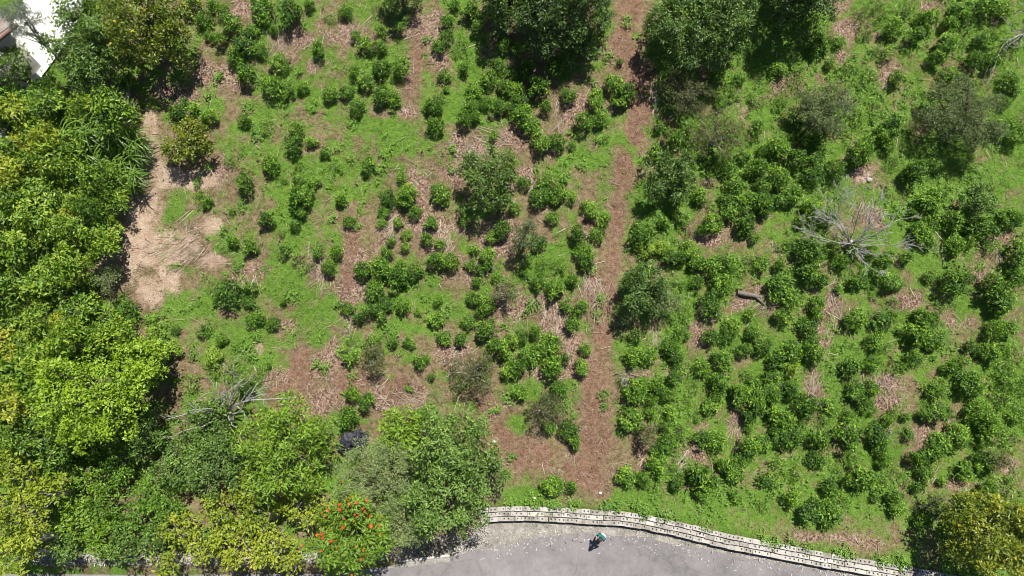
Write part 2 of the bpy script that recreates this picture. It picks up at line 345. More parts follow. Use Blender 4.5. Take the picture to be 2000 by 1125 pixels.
def concrete(name, lo, mid, hi):
    m, n, b = newmat(name); geo = N(n,'ShaderNodeNewGeometry'); oi = N(n,'ShaderNodeObjectInfo')
    k1 = noise(n,2.2,6,.75,geo.outputs['Position']); k2 = noise(n,13,4,.8,geo.outputs['Position'])
    f = math_(n,'ADD',math_(n,'MULTIPLY',k1,.5),math_(n,'MULTIPLY',k2,.35)); f = math_(n,'ADD',f,math_(n,'MULTIPLY',oi.outputs['Random'],.16))
    n.links.new(ramp(n,f,[(.33,lo),(.5,mid),(.7,hi)]), b.inputs['Base Color']); b.inputs['Roughness'].default_value=.9; return m
BLOCKM = concrete('pale_block_concrete', (.10,.09,.07),(.29,.27,.24),(.48,.455,.415))
PAVE = concrete('white_paving', (.62,.60,.57),(.76,.75,.73),(.84,.83,.82))
SOILM = concrete('pocket_soil', (.03,.028,.025),(.08,.07,.06),(.22,.2,.16))

AE = [(-900,1110),(0,1110),(300,1108),(560,1106),(700,1104),(800,1098),(880,1089),(955,1068),(1000,1062),(1057,1049),(1107,1043),(1160,1040),(1249,1049),(1320,1062),(1391,1077),(1498,1096),(1600,1114),(1700,1132),(1850,1160),(2100,1210)]
A2 = np.array([px_z(*p, ROADZ)[:2] for p in AE]); A2 = np.concatenate([[[-80,A2[0,1]]], A2, [[80,A2[-1,1]-9]]])
xs = np.unique(np.concatenate([np.arange(-80,80,.8), A2[:,0]]))
ye = np.interp(xs, A2[:,0], A2[:,1]) + .05*np.sin(xs*2.3)+.03*np.sin(xs*6.1)
strip('road', np.stack([xs,ye],1), np.stack([xs,np.full_like(xs,-70)],1), ROADZ, ROADZ, rm)
xg = np.arange(WALL[0,0]-1.2, 24, .3)
strip('gutter', np.stack([xg,edge_y(np.maximum(xg,WALL[0,0]))-.45],1), np.stack([xg,np.interp(xg,A2[:,0],A2[:,1])-.35],1), ROADZ-.006, ROADZ-.006, DIRTC)
# shoulder of broken concrete left of the wall, with a kerb along the asphalt
xk = np.arange(-26, WALL[0,0]-1.25, .3)
strip('shoulder', np.stack([xk,edge_y(xk)-.35],1), np.stack([xk,np.interp(xk,A2[:,0],A2[:,1])-.25],1), ROADZ+.05, ROADZ-.006, DIRTC)
kb = MB(); 
for j in range(len(xk)-1):
    if xk[j] < -8: continue
    p, q = [(xk[m], np.interp(xk[m],A2[:,0],A2[:,1])+.02) for m in (j,j+1)]
    V = [(x, y+dy, z) for (x,y) in (p,q) for dy, z in ((0,ROADZ-.05),(.02,ROADZ+.1),(.13,ROADZ+.1),(.15,ROADZ-.05))]
    kb.add(np.array(V), np.array([(0,1,5),(0,5,4),(1,2,6),(1,6,5),(2,3,7),(2,7,6)]))
tag(ob('kerb', kb.mesh('kerb', concrete('kerb_concrete',(.2,.18,.16),(.36,.33,.3),(.5,.47,.44)))), kind='structure')

def block_mesh(open_=(1,3)):
    hx, hy, hz = .194, .105, .17; xb = [-hx,-.125,-.06,.06,.125,hx]; yb = [-hy,-.035,.04,hy]
    mb = MB(); soil = MB()
    def quad(m, *v): m.add(np.array(v,float), np.array([(0,1,2),(0,2,3)]))
    for a in range(5):
        for c in range(3):
            x0,x1,y0,y1 = xb[a],xb[a+1],yb[c],yb[c+1]
            if c == 1 and a in open_:
                d = hz-.07
                quad(soil,(x0,y0,d),(x1,y0,d),(x1,y1,d),(x0,y1,d))
                for (p,q) in (((x0,y0),(x1,y0)),((x1,y0),(x1,y1)),((x1,y1),(x0,y1)),((x0,y1),(x0,y0))):
                    quad(mb,(*p,hz),(*q,hz),(*q,d),(*p,d))
            else: quad(mb,(x0,y0,hz),(x1,y0,hz),(x1,y1,hz),(x0,y1,hz))
    for (p,q) in (((-hx,-hy),(hx,-hy)),((hx,-hy),(hx,hy)),((hx,hy),(-hx,hy)),((-hx,hy),(-hx,-hy))): quad(mb,(*p,0),(*q,0),(*q,hz),(*p,hz))
    quad(mb,(-hx,-hy,0),(-hx,hy,0),(hx,hy,0),(hx,-hy,0))
    nb = sum(len(f) for f in mb.F)
    if soil.V: mb.add(np.concatenate(soil.V), np.concatenate(soil.F))
    me = mb.mesh('block', BLOCKM); me.materials.append(SOILM)
    idx = np.zeros(len(me.polygons),np.int32); idx[nb:] = 1; me.polygons.foreach_set('material_index', idx); return me
bmes = [block_mesh(o_) for o_ in ((1,3),(1,3),(1,),(3,),())]
wroot = thing('retaining_wall','pale stepped hollow-block retaining wall along the road edge','wall',(WALL[0,0],WALL[0,1],-.6))
rng = np.random.default_rng(3)
def polylen(P): return np.concatenate([[0],np.cumsum(np.linalg.norm(np.diff(P,axis=0),axis=1))])
tt_ = np.linspace(0,1,400); SL = polylen(WALL)
WS = np.stack([np.interp(tt_*SL[-1],SL,WALL[:,k]) for k in (0,1)],1)
ker = np.ones(25)/25; pad = np.pad(WS,((12,12),(0,0)),mode='edge'); WSs = np.stack([np.convolve(pad[:,k],ker,'valid') for k in (0,1)],1); WSs[:6]=WS[:6]
for ci in range(3):
    T = unit(np.gradient(WSs,axis=0)); nrm = np.stack([T[:,1],-T[:,0]],1)
    P = WSs + nrm*(.11+.212*ci); L = polylen(P); s = .2 + (ci%2)*.2
    while s < L[-1]:
        x,y = (np.interp(s,L,P[:,k]) for k in (0,1)); d = [np.interp(s,L,T[:,k]) for k in (0,1)]
        if x > 22.5: break
        o = ob('block', bmes[rng.integers(5)], wroot, (x-WALL[0,0]+rng.normal()*.008, y-WALL[0,1]+rng.normal()*.009, .43-.13*ci+rng.normal()*.007))
        o.rotation_euler = (rng.normal()*.018, rng.normal()*.018, math.atan2(d[1],d[0])+rng.normal()*.018); s += .398

# ------------------------------------------------------------------ coffee shrubs, saplings and weed bushes: centre and radius read off the photo
# one string per 500x400 tile of the photo: x,y,radius at 2.812x, a letter for the kind (l weed, y yellowish, s sparse olive)
TILES = {
(0,0): "1060,40,65 1120,110,50 1260,110,75 1150,195,45 1210,225,50 1340,230,75 1385,170,45 1290,310,55 1340,400,75 1110,320,55s 715,465,50 970,615,55 1010,555,26 1060,595,36 1150,640,52 1340,660,45 1350,1010,65 1120,1085,60l 875,580,40l 1270,890,35l 1330,820,30l 810,540,50l 1220,60,45 1160,30,40",
(500,0): "50,60,75 200,80,85 20,10,60 100,160,40 25,270,48 495,60,48 345,275,50 125,340,55 85,465,70 180,490,52 255,475,45 410,510,48 500,495,48 410,90,40l 545,190,40 600,240,60 685,170,45 680,250,45 790,160,35 690,375,60 800,375,55 540,400,42 600,440,58 690,525,65 750,545,58 555,590,52 60,690,60l 220,715,60 205,800,68 300,775,35 375,835,42 85,905,62 430,920,52l 620,910,46 235,910,30l 235,980,42 305,1000,48 240,1075,78 470,1095,36 725,1085,62 800,970,30 830,1060,66 1015,1060,62 150,985,28l 1000,250,52 1040,200,46 1055,120,46 1095,30,36 1175,55,62 1215,150,46 1250,240,50l 1145,370,36 1035,415,46 1045,490,22 1360,240,52 1330,350,46 1390,400,46 1280,430,52 1200,480,52 1180,570,58 1145,655,62 1200,640,42 980,590,56 940,580,32 985,680,58 1000,530,40l 1320,590,52 1260,560,42 1300,740,30 1370,480,52 1385,590,42 290,20,40 660,40,35l 1100,290,30l 1130,230,35l",
(1000,0): "30,260,52 235,365,72 90,345,36 70,400,42 140,480,78 310,525,56 190,590,48 20,500,52 40,560,62 50,630,64 100,680,64 590,335,26 560,450,72 620,510,62 460,545,66 590,560,52 490,640,62 400,670,66 160,770,72 250,785,58 330,790,28 185,980,52 160,1050,62 250,1050,62 65,1000,46 330,1080,26 470,500,32 520,760,32l 880,760,68 810,700,34 1070,860,48 1210,500,62l 1110,420,42 1340,560,52l 1340,700,52 1190,920,58 1230,1030,72 1350,920,62 1380,830,42 1280,860,42 1380,1010,52 1350,1100,52 1200,1100,42 790,830,50 1030,1070,36 1150,560,42 1250,420,46 1300,760,36l",
(1500,0): "60,370,52 150,410,60l 300,235,72 255,265,52 390,220,32 500,90,52l 590,30,52l 700,150,58 650,170,42 740,60,52l 880,100,64 810,190,62 850,150,42 1000,220,78 950,250,52 1060,60,72 1000,130,52 1200,30,80 1290,60,62 1100,130,52l 1000,400,62 920,320,52 1130,340,62 1240,330,62 710,430,58 440,370,52l 350,340,32 150,660,52 270,760,62 200,760,52 690,690,72 620,740,58 660,810,42 60,800,72 150,870,68 250,870,58 370,930,64 250,960,62 60,970,72 140,1070,62 520,830,78 470,880,52 410,720,52l 500,650,62l 810,940,78 760,960,42 930,1080,52 890,1090,42 1330,440,52 1370,500,36 1310,700,62 1360,760,62 1380,650,42l 640,280,62l 560,430,52l 580,590,52l 60,540,60l 540,180,45l 1180,220,50 1340,250,60l 1300,560,40 680,880,42l 1240,180,42l 630,90,45l",
(0,375): "1180,960,60l 1290,1000,60l 1350,1080,60 1400,1010,50l 1060,1050,60l 1130,55,42 1280,270,42 1375,300,52 940,415,30l 1240,545,88 1380,530,42 1360,600,38 1380,700,46 1110,760,38 1215,810,42 950,860,56y 1165,900,56y 820,700,36 690,660,75 700,755,42 850,770,60y 960,750,30 850,840,60l 1230,320,35l 1290,850,30l",
(500,375): "55,150,52 240,30,72 235,105,48 215,185,36 470,40,36 510,160,42 720,60,42 815,35,66 705,105,46 690,165,32 875,110,42 960,160,46 780,165,32 825,230,32y 940,260,48 1010,285,36 740,280,28 815,310,24 720,340,42 155,320,38 340,330,36 445,330,48 405,415,48 245,380,52l 580,420,58 680,420,72 770,480,74 870,440,58 795,400,32 995,380,58 1080,385,58 1140,165,32 650,530,64 1180,400,42 1225,430,32 1270,340,58 1200,320,28 1300,240,48 1360,200,62 1320,460,32 1270,410,32 1210,490,28 500,640,42 620,650,58 700,620,52 565,690,36 690,680,36 805,625,48 890,650,28 985,690,58 1005,595,32 1200,580,48 1265,620,62 1165,705,48 1265,750,74 1240,660,42 1030,805,48 1130,805,38 640,820,42 755,820,32 840,830,42 510,890,62 530,820,36l 910,930,48 15,690,42 90,720,42 150,600,22 1330,860,74 1400,820,52 1390,980,52 965,1015,22 70,955,18 640,880,42l 140,230,30l 300,410,32l 330,300,30l",
(1000,375): "150,35,62 250,20,52 10,90,42 225,140,42 325,40,28 430,90,58 500,150,52 150,270,62 360,230,62 465,230,52 390,310,62 410,385,52 330,480,42 140,500,52 230,530,64 250,415,52l 170,410,46l 300,620,48 380,640,48 335,720,54 65,440,22 50,790,52 130,770,42 210,830,74 100,890,74 30,970,64 220,960,70 400,870,42 385,960,54 290,915,32 255,1080,52 40,1100,48 710,240,68 690,180,32 830,170,38 940,150,48 740,320,50y 820,310,48y 870,350,62 980,310,64 930,360,52 1100,180,64 1040,210,42 980,230,38s 1030,35,38 1280,60,64 1200,100,64 1190,40,52 1280,170,64 1270,210,42 1370,60,64 1390,110,42 1330,250,42 1020,380,64 1100,400,70 1170,400,64 1150,500,64 1020,500,52 1370,390,48 1290,400,62l 740,430,60 1090,620,78 1310,670,30 960,690,46l 940,780,48 870,850,64 680,790,36 670,900,64 750,905,58 900,900,52 1090,790,64 1210,740,54 1180,790,54 1320,770,58 1150,930,70 1280,870,54 1380,850,68 1040,970,58 910,1000,66 1000,1060,42l 1140,1050,70 700,1070,64 800,1070,58 650,1090,52 870,1100,42l 1260,1090,64 1350,1100,64 1390,1020,38 1290,1000,42l 930,600,50l 920,500,42l 1100,80,40l",
(1500,375): "70,30,52 130,30,42 240,100,64 180,160,42 60,400,42 220,330,70 290,330,52 400,380,52 240,450,78 290,490,52 70,510,78 110,580,64 40,560,52 80,690,54 265,620,54 270,675,42 390,535,28 500,480,62 660,480,70 720,500,42 580,560,36l 650,370,52 590,430,32 890,50,74 900,160,70 830,220,64 880,270,52 800,110,42 1020,150,64 1030,290,54 1110,270,32y 1190,190,88 1300,150,64 1360,150,52 1230,290,52l 1380,330,78 890,460,42 1010,510,78 1080,480,52 1230,510,78 1300,570,84 1360,470,64 1270,640,62 680,620,42l 620,710,64 680,690,42 480,700,64 440,720,42 590,820,58 850,680,58 900,700,52 830,770,84 900,830,52 780,920,54 820,910,42 580,940,48 470,960,64 430,980,42 250,870,74 220,740,64 250,800,42 120,870,74 60,920,64 130,960,64y 50,1000,54 20,1080,54 130,1090,54 500,1090,64 560,1080,52 1000,960,48 1060,940,38 1110,1040,74 1160,1080,54 1250,760,64 1320,750,54 1230,870,70 1180,880,52 1290,860,42 1110,850,38 910,1090,48 1290,1050,70l 950,1060,52l 950,620,36l 960,560,40l 1310,980,60l 700,950,52l 640,860,46l 1370,880,60l 330,140,54 360,300,46 470,320,50 560,330,44 760,360,46",
(500,725): "530,130,54 610,170,60 510,250,64 340,310,46 900,240,48",
(1000,725): "40,120,54 260,100,50 205,305,44 310,320,66 345,385,48 225,625,64 320,640,38 670,130,80 790,80,54 850,130,42 760,150,42 755,225,38 650,255,80 690,300,44 870,235,38 840,300,48 840,400,64 790,430,42 790,510,64 640,570,64 720,590,54 600,580,42 780,640,38l 910,610,54 1050,590,88 1000,570,54 1050,660,54 1180,520,64 1230,560,64 1050,380,66 1130,390,66 1100,190,64 1130,140,48 900,330,62l 900,440,52l 1260,130,66 1340,180,76 1300,230,54 1300,320,30 1310,420,70 1270,480,54 1390,390,54 1230,690,44 1390,600,38 1380,740,32l 1330,70,42 960,170,40l 1010,250,44l 880,540,40l 1130,620,40l",
(1500,725): "30,110,64 130,90,54 210,190,74 340,190,54 440,250,48 480,110,64 530,150,54 560,200,48 60,240,74 120,270,54 130,370,78 60,360,64 280,370,78 440,370,84 590,340,74 650,270,54 620,420,54 630,490,52 270,480,64 150,570,58l 50,530,62l 20,600,52l 540,580,84 460,600,54 620,600,64l 340,640,62 130,700,58 250,770,78 350,790,74 320,740,52 400,720,52l 700,690,58 710,750,54 590,690,28 840,820,56 830,470,70 910,440,70 860,560,62 1050,350,84 960,390,64 920,220,78 850,240,42 990,230,32 900,100,60l 780,350,32 760,250,28 830,640,38 960,610,26 1120,60,78 1160,210,78 1230,290,78 1200,360,64 1110,540,70 1180,500,62 1300,630,62l 1200,640,52 1350,590,52l 1300,170,70l 1340,370,62l 1370,250,52 320,250,46l 700,220,44l 700,560,46l 390,560,46l 460,470,46l 1380,100,60l 760,600,42l"}
def shrub_mesh(kind, seed):
    g = np.random.default_rng(seed)
    if kind == 'coffee':
        lb = lobes_for(g, .62, .52, int(g.integers(3,7)), .62)
        if seed % 3 == 0: lb = lb[1:] + [((g.normal()*.2,g.normal()*.2,.75),(.3,.3,.4))]
        V,F,T,P = crown(g, lb, 1.25, 11, .115, .135, .43, droop=.3, fill=.3, jitter=.4, low=-.6, tonevar=.5)
    elif kind == 'sapling':
        lb = lobes_for(g, .5, .5, 3, .6)
        V,F,T,P = crown(g, lb, 1.1, 10, .13, .165, .42, droop=.3, fill=.3, jitter=.4, low=-.5, tonevar=.4)
    elif kind == 'weed':
        lb = lobes_for(g, .72, .36, 6, .36)
        V,F,T,P = crown(g, lb, .75, 10, .16, .13, .45, droop=.1, fill=.35, jitter=.6, low=-.4, tonevar=.4)
    elif kind == 'sparse':
        lb = lobes_for(g, .65, .5, 5, .6)
        V,F,T,P = crown(g, lb, .5, 10, .15, .11, .3, droop=.1, fill=.4, jitter=.8, low=-.5, tonevar=.4)
    elif kind == 'thicket':
        lb = lobes_for(g, .85, .7, 6, 1.9)
        V,F,T,P = crown(g, lb, 1.0, 15, .19, .185, .42, droop=.25, fill=.35, jitter=.5, low=-.7, tonevar=.45)
    sm = trunk(g, (0,0,lb[0][0][2]), .035, P[g.choice(len(P), 7)]).mesh('stem', BARK)
    return V, F, T, sm
MAT_OF = {'coffee':'coffee','sapling':'coffee','weed':'weed','sparse':'olive','thicket':'thicket','yellow':'bright','yellowth':'yellow'}
VAR = {}
for kd, src, nv in (('coffee','coffee',14),('sapling','sapling',8),('weed','weed',10),('sparse','sparse',3),('yellow','coffee',4),('thicket','thicket',9),('yellowth','thicket',5)):
    VAR[kd] = []
    for s in range(nv):
        V,F,T,sm = shrub_mesh(src, 1000 + s*7 + len(kd)*131)
        VAR[kd].append((V,F,T, mesh('foliage', V, F, LM[MAT_OF[kd]], T), sm))
rng = np.random.default_rng(11)
def place_bush(kd, name, label, cat, group, px, py, rpx, unit_r, zc, loose=None, hs=1.0):
    v = VAR[kd][rng.integers(len(VAR[kd]))]
    s0 = rpx*34/FPX/unit_r
    p, dep = at(px, py, zc*s0*hs); s = rpx*dep/FPX/unit_r
    z = float(h(p[0],p[1])); sc = (s*rng.uniform(.86,1.14), s*rng.uniform(.86,1.14), s*hs*rng.uniform(.8,1.2))
    rz = rng.uniform(0,6.283)
    if loose is not None:
        c, q = math.cos(rz), math.sin(rz)
        W = v[0]*np.array(sc); W = np.stack([W[:,0]*c-W[:,1]*q, W[:,0]*q+W[:,1]*c, W[:,2]],1) + [p[0],p[1],z]
        loose.add(W, v[1], v[2]); return None
    o = thing(name, label, cat, (p[0],p[1],z-.02), rz, sc, group)
    ob('foliage', v[3], o); ob('stem', v[4], o); return o
BUSH = []
for (ox,oy), s in TILES.items():
    for t in s.split():
        k = 'c'
        if t[-1] in 'lsy': k = t[-1]; t = t[:-1]
        a, b_, c_ = map(float, t.split(',')); BUSH.append((ox+a/2.812, oy+b_/2.812, c_/2.812*1.04, k))
MARKS = [(1670,455,'the bleached leafless tree'),(1470,578,'the fallen grey log'),(952,345,'the lone round mango tree'),(1880,228,'the wide feathery olive tree'),(1605,215,'the thin grey-green feathery tree'),
 (1341,183,'the brownish half-dry bush'),(1362,60,'the broad mango across the track'),(1105,40,'the large mango overhanging the track'),(1309,345,'the bushy mango beside the track'),(1252,572,'the tall grey-green tree by the track'),
 (690,865,'the heap of black bags'),(923,723,'the dry-leaved olive bush'),(726,702,'the straw-coloured dying bush'),(368,280,'the big rounded shrub by the sandy path'),(288,90,'the dense citrus by the red earth'),
 (1935,1020,'the citrus tree at the wall end'),(1300,980,'the curve of the block wall'),(1560,1010,'the straight stretch of block wall'),(1130,870,'the wide lower end of the dirt track'),(1222,735,'the dead grey twiggy bush'),
 (785,20,'the dark little tree above the stalk heap'),(300,500,'the broad sandy bank'),(450,760,'the pale leafless tree'),(1915,400,'the dark round tree by yellow-green grass'),(1945,900,'the grey dry bush'),(1720,750,'the long pinkish straw heap'),
 (1590,765,'the upright pink stalk heap'),(1160,560,'the fanned stalk heap by the track'),(1085,620,'the tangled pink stalk heap'),(760,270,'the open grass clearing'),(1990,75,'the grey leafless corner tree'),(590,90,'the pink stalk patch by the grass')]
def zone(px, py):
    d, nm = min((math.hypot(px-a,py-b2),t) for a,b2,t in MARKS)
    return ('close beside ' if d < 62 else 'a few paces from ') + nm
cof = sorted([q for q in BUSH if q[3]=='c' and q[2] >= 14.5], key=lambda q:-q[2])
sap = [q for q in BUSH if q[3]=='c' and q[2] < 14.5]
print('coffee', len(cof), 'saplings', len(sap), 'weeds', sum(q[3]=='l' for q in BUSH))
rest = MB()
for k_, (px,py,r,_) in enumerate(cof):
    z = zone(px,py)
    big = 'large rounded' if r > 25 else 'mid-sized' if r > 19 else 'smallish'
    place_bush('coffee','coffee_shrub', f'{big} glossy coffee shrub {z}','shrub', f'{big} coffee shrubs {z}', px,py,r*.99,.68,.62, loose=None if k_ < 300 else rest)
if rest.n: tag(ob('coffee_shrub_rows', rest.mesh('coffee_shrub_rows', LM['coffee'])), 'many smaller coffee shrubs filling in between the larger ones', 'shrub', None, 'stuff')
for (px,py,r,_) in sap:
    z = zone(px,py); place_bush('sapling','coffee_sapling', f'small young coffee sapling {z}','sapling', f'coffee saplings {z}', px,py,r*1.1,.56,.6)
for (px,py,r,k) in BUSH:
    z = zone(px,py)
    if k == 'l': place_bush('weed','weed_bush', f'pale green weed bush {z}','bush', f'weed bushes {z}', px,py,r*1.15,.75,.36)
    if k == 's': place_bush('sparse','sparse_bush', f'thin olive half-leafless bush {z}','bush', f'thin olive bushes {z}', px,py,r*1.05,.7,.6)
    if k == 'y': place_bush('yellow','light_shrub', f'yellow-green young-leaved shrub {z}','shrub', f'yellow-green shrubs {z}', px,py,r*1.05,.68,.62)

# ------------------------------------------------------------------ the tangled thicket beside the sandy bank
POLY = [(-60,185),(120,200),(215,195),(255,212),(258,290),(250,340),(215,385),(212,430),(198,500),(178,560),(172,620),(235,640),(290,690),(180,690),(60,770),(-60,800)]
def inside(x, y, P):
    c = False; j = len(P)-1
    for i in range(len(P)):
        if (P[i][1] > y) != (P[j][1] > y) and x < (P[j][0]-P[i][0])*(y-P[i][1])/(P[j][1]-P[i][1])+P[i][0]: c = not c
        j = i
    return c
pr = random.Random(5); pts = []
for _ in range(6000):
    x, y = pr.uniform(-60,295), pr.uniform(185,800)
    if inside(x,y,POLY) and all((x-a)**2+(y-b2)**2 > 25**2 for a,b2 in pts): pts.append((x,y))
def cane_mesh(seed):
    g = np.random.default_rng(seed); mb = MB()
    for k in range(16):
        a = g.uniform(0,6.28); base = np.array([math.cos(a),math.sin(a),0])*g.uniform(0,.35); lean = np.array([math.cos(a),math.sin(a),0])*g.uniform(.05,.5)
        H = g.uniform(1.3,2.3)
        for j in range(11):
            t = g.uniform(.3,1); p0 = base+lean*t*H*.5+np.array([0,0,H*t]); b2 = g.uniform(0,6.28); d = np.array([math.cos(b2),math.sin(b2),0]); L = g.uniform(.5,.95)
            s = np.linspace(0,1,5)[:,None]; c = p0 + d*L*s + np.array([0,0,1])*(L*.45*s-L*.75*s*s)
            sd_ = np.array([-d[1],d[0],0])*.024*np.array([.7,1,.9,.6,.06])[:,None]
            V = np.concatenate([c+sd_, c-sd_]); F = np.array([(i,i+1,i+6) for i in range(4)]+[(i,i+6,i+5) for i in range(4)])
            mb.add(V,F,np.full(8,np.clip(g.normal(.5,.22),0,1)))
    st_ = MB()
    for k in range(9):
        a = g.uniform(0,6.28); b3 = np.array([math.cos(a),math.sin(a),0])*g.uniform(0,.3); st_.add(*tube([b3,b3*1.6+[0,0,.9],b3*2.2+[0,0,1.7]],[.02,.016,.01],4))
    return mb.mesh('leaves', LM['cane']), st_.mesh('stalks', LM['cane'])
CV = [cane_mesh(s) for s in range(5)]
def place_cane(px, py, rpx, label, group):
    p, dep = at(px,py,1.4); s = rpx*dep/FPX/.85
    o = thing('cane_clump', label, 'cane', (p[0],p[1],float(h(p[0],p[1]))-.02), rng.uniform(0,6.28), (s,s,min(s,1.15)), group)
    m = CV[rng.integers(len(CV))]; ob('leaves', m[0], o); ob('stalks', m[1], o)
def tzone(x, y):
    d, nm = min((math.hypot(x-a,y-b2),t) for a,b2,t in [(40,215,'below the paved drive'),(230,230,'by the grey dead bush'),(215,300,'among the cane clumps'),(235,400,'leaning over the narrow sandy path'),(190,500,'edging the broad sandy bank'),(205,640,'above the small lime tree'),(70,700,'above the spreading lime tree'),(40,330,'in the yellowing part of the thicket'),(80,460,'deep inside the thicket'),(60,590,'in the thick middle of the thicket'),(120,400,'just below the cane clumps')])
    return nm
for (x,y) in pts:
    r = pr.choice([18,21,25,30,36,42])
    if 135 < x < 295 and 245 < y < 350 and pr.random() < .75: place_cane(x,y,r*1.1,'arching long-leaved cane clump in the thicket beside the sandy path','cane clumps in the thicket')
    elif (x < 80 and 270 < y < 360 and pr.random() < .6) or pr.random() < .05: place_bush('yellowth','thicket_shrub','yellowing leafy shrub '+tzone(x,y),'shrub','yellowing thicket shrubs '+tzone(x,y),x,y,r,.9,1.9)
    else:
        hs = pr.uniform(.6,1.35); w_ = ('broad' if r > 28 else 'narrow')+' green leafy shrub '+tzone(x,y); place_bush('thicket','thicket_shrub',w_,'shrub',w_.replace('shrub','shrubs'),x,y,r,.9,1.9,hs=hs)

# ------------------------------------------------------------------ trees
TSTYLE = {  # density, leaves per clump, clump radius, leaf length, width ratio, droop, fill, jitter
 'mango':(.95,36,.21,.155,.36,.35,.3,.5),'citrus':(.85,28,.21,.15,.5,.2,.3,.5),'lime':(.7,36,.25,.15,.5,.15,.25,.42),'bright':(.8,32,.24,.20,.3,.3,.3,.5),
 'mid':(.8,32,.22,.145,.45,.25,.3,.55),'feather':(1.1,56,.24,.105,.32,.1,.3,.6),'olive':(1.15,52,.24,.12,.3,.1,.4,.7),'brownish':(1.0,40,.22,.105,.34,.1,.45,.7),
 'yellow':(.6,24,.25,.17,.5,.2,.3,.55),'thicket':(.85,28,.23,.165,.45,.2,.3,.5),'grey':(1.0,60,.22,.15,.12,.2,.5,1.0),'weed':(.8,26,.21,.13,.5,.15,.3,.55)}
tseed = [100]
def tree(name, label, style, px, py, rpx, zc, hz=None, nl=6, group=None, extra=None, ys=1.0, cat='tree', tr=None):
    tseed[0] += 1; g = np.random.default_rng(tseed[0])
    p, dep = at(px,py,zc); r = rpx*dep/FPX; hz = hz or r*.75
    lb = [((0,0,zc), (r*.52,r*.52,hz*.68))]
    nlo = int(nl*2.1); gold = g.uniform(0,6.28)
    for c in range(nlo):              # domes of foliage carried by the limbs, with gaps between them
        e = math.asin(min(1, -.45+1.45*(c+.5)/nlo)) ; a = gold + c*2.399963 + g.normal()*.2; q = g.uniform(.58,.84); f = g.uniform(.2,.34)
        lb.append(((math.cos(a)*math.cos(e)*r*q, math.sin(a)*math.cos(e)*r*q, zc+math.sin(e)*hz*q-.1*hz), (r*f, r*f, hz*f*1.05)))
    if ys != 1: lb = [((c[0],c[1]*ys,c[2]),(q[0],q[1]*ys,q[2])) for c,q in lb]
    for c in range(int(nl*1.2)):      # smaller knots of foliage that break up the outline
        a = g.uniform(0,6.28); e = g.uniform(.1,1.1); u = np.array([math.cos(a)*math.cos(e), math.sin(a)*math.cos(e)*ys, math.sin(e)])
        lb.append((tuple(np.array([0,0,zc])+u*[r*.85,r*.85,hz*.95]), (r*.22,r*.22,hz*.3)))
    d = TSTYLE[style]; V,F,T,P = crown(g, lb, d[0],d[1],d[2],d[3],d[4],d[5],d[6],d[7],low=-.6)
    o = thing(name, label, cat, (p[0],p[1],float(h(p[0],p[1]))), 0, 1, group)
    ob('trunk', trunk(g,(g.normal()*.1,g.normal()*.1,zc*.75), tr or max(.06,.055*r+.02), P[g.choice(len(P),18)], base=(0,0,-.3)).mesh('trunk', GREYW if style in('grey','brownish','yellow') else BARK), o)
    ob('crown', mesh('crown', V, F, LM[style], T), o)
    if extra:
        nm, mt, cnt, L, W_ = extra; 
        up = P[P[:,2] > np.quantile(P[:,2],.35)]; ctr = up[g.choice(len(up),max(3,cnt//7))]; q = np.array([up[np.argsort(np.linalg.norm(up-ctr[g.integers(len(ctr))],axis=1))[g.integers(0,16)]] for _ in range(cnt)])
        for j in range(cnt):
            nrm_ = unit(q[j]-np.array([0,0,zc])); Q = q[j] + nrm_*g.uniform(.05,.2); m_ = int(g.integers(5,13))
            a = np.linspace(0,6.28,m_)+g.normal(size=m_)*.2; ax = np.stack([np.cos(a),np.sin(a),g.uniform(.1,.9,m_)],1)
            V2,F2 = leafquads(np.repeat(Q[None],m_,0), ax, np.repeat([[0,0,1.]],m_,0)+g.normal(size=(m_,3))*.3, L*g.uniform(.5,1.3)*g.uniform(.7,1.2,m_), W_)
            ob(nm, mesh(nm, V2, F2, LM[mt], np.repeat(np.clip(g.normal(.5,.25,m_),0,1),2)), o)
    return o
tree('mango_tree','lone round dark mango tree standing in the half-cleared field','mango',952,350,58,1.5,hz=1.45,ys=1.15)
tree('mango_tree','large dark mango tree overhanging the dirt track beside the long shadow','mango',1100,5,104,2.0,hz=2.2,nl=10)
tree('mango_tree','very dark mango tree behind the one overhanging the track','mango',985,5,64,1.7,hz=1.8)
tree('small_tree','small light-leaved tree under the large mango by the track','mango',1137,97,34,1.0,hz=.9)
tree('mango_tree','broad mango tree across the track from the darker one','mango',1365,45,104,2.1,hz=2.2,nl=10)
tree('mango_tree','tall dark tree shading bare ground beyond the broad mango','mango',1555,-20,95,2.2,hz=2.3,nl=9)
tree('small_tree','dark little tree above the cut stalk heap','mango',785,-6,40,1.1,hz=1.2)
tree('small_tree','bushy mango tree right beside the dirt track','mango',1309,345,54,1.2,hz=1.2,ys=1.15)
tree('small_tree','tall grey-green tree at the edge of the dirt track','mango',1252,572,50,1.3,hz=1.3,ys=1.35)
tree('small_tree','pale-leaved sapling tree leaning on the grey-green tree','feather',1300,590,30,1.2,hz=.6)
tree('brown_bush','brownish half-dry bush beside the dirt track','brownish',1341,183,54,1.2,hz=.8,cat='bush')
tree('brown_bush','brownish half-dry bush behind the other dry one','brownish',1398,262,56,1.3,hz=.85,cat='bush')
tree('feathery_tree','wide feathery dull olive tree among the weeds','olive',1880,228,80,1.4,hz=1.3,nl=8)
tree('feathery_tree','thin grey-green feathery tree with dead twigs','olive',1605,215,60,1.0,hz=1.0)
tree('dark_tree','dark round tree by the yellow-green grass','mid',1915,395,36,1.0,hz=.95)
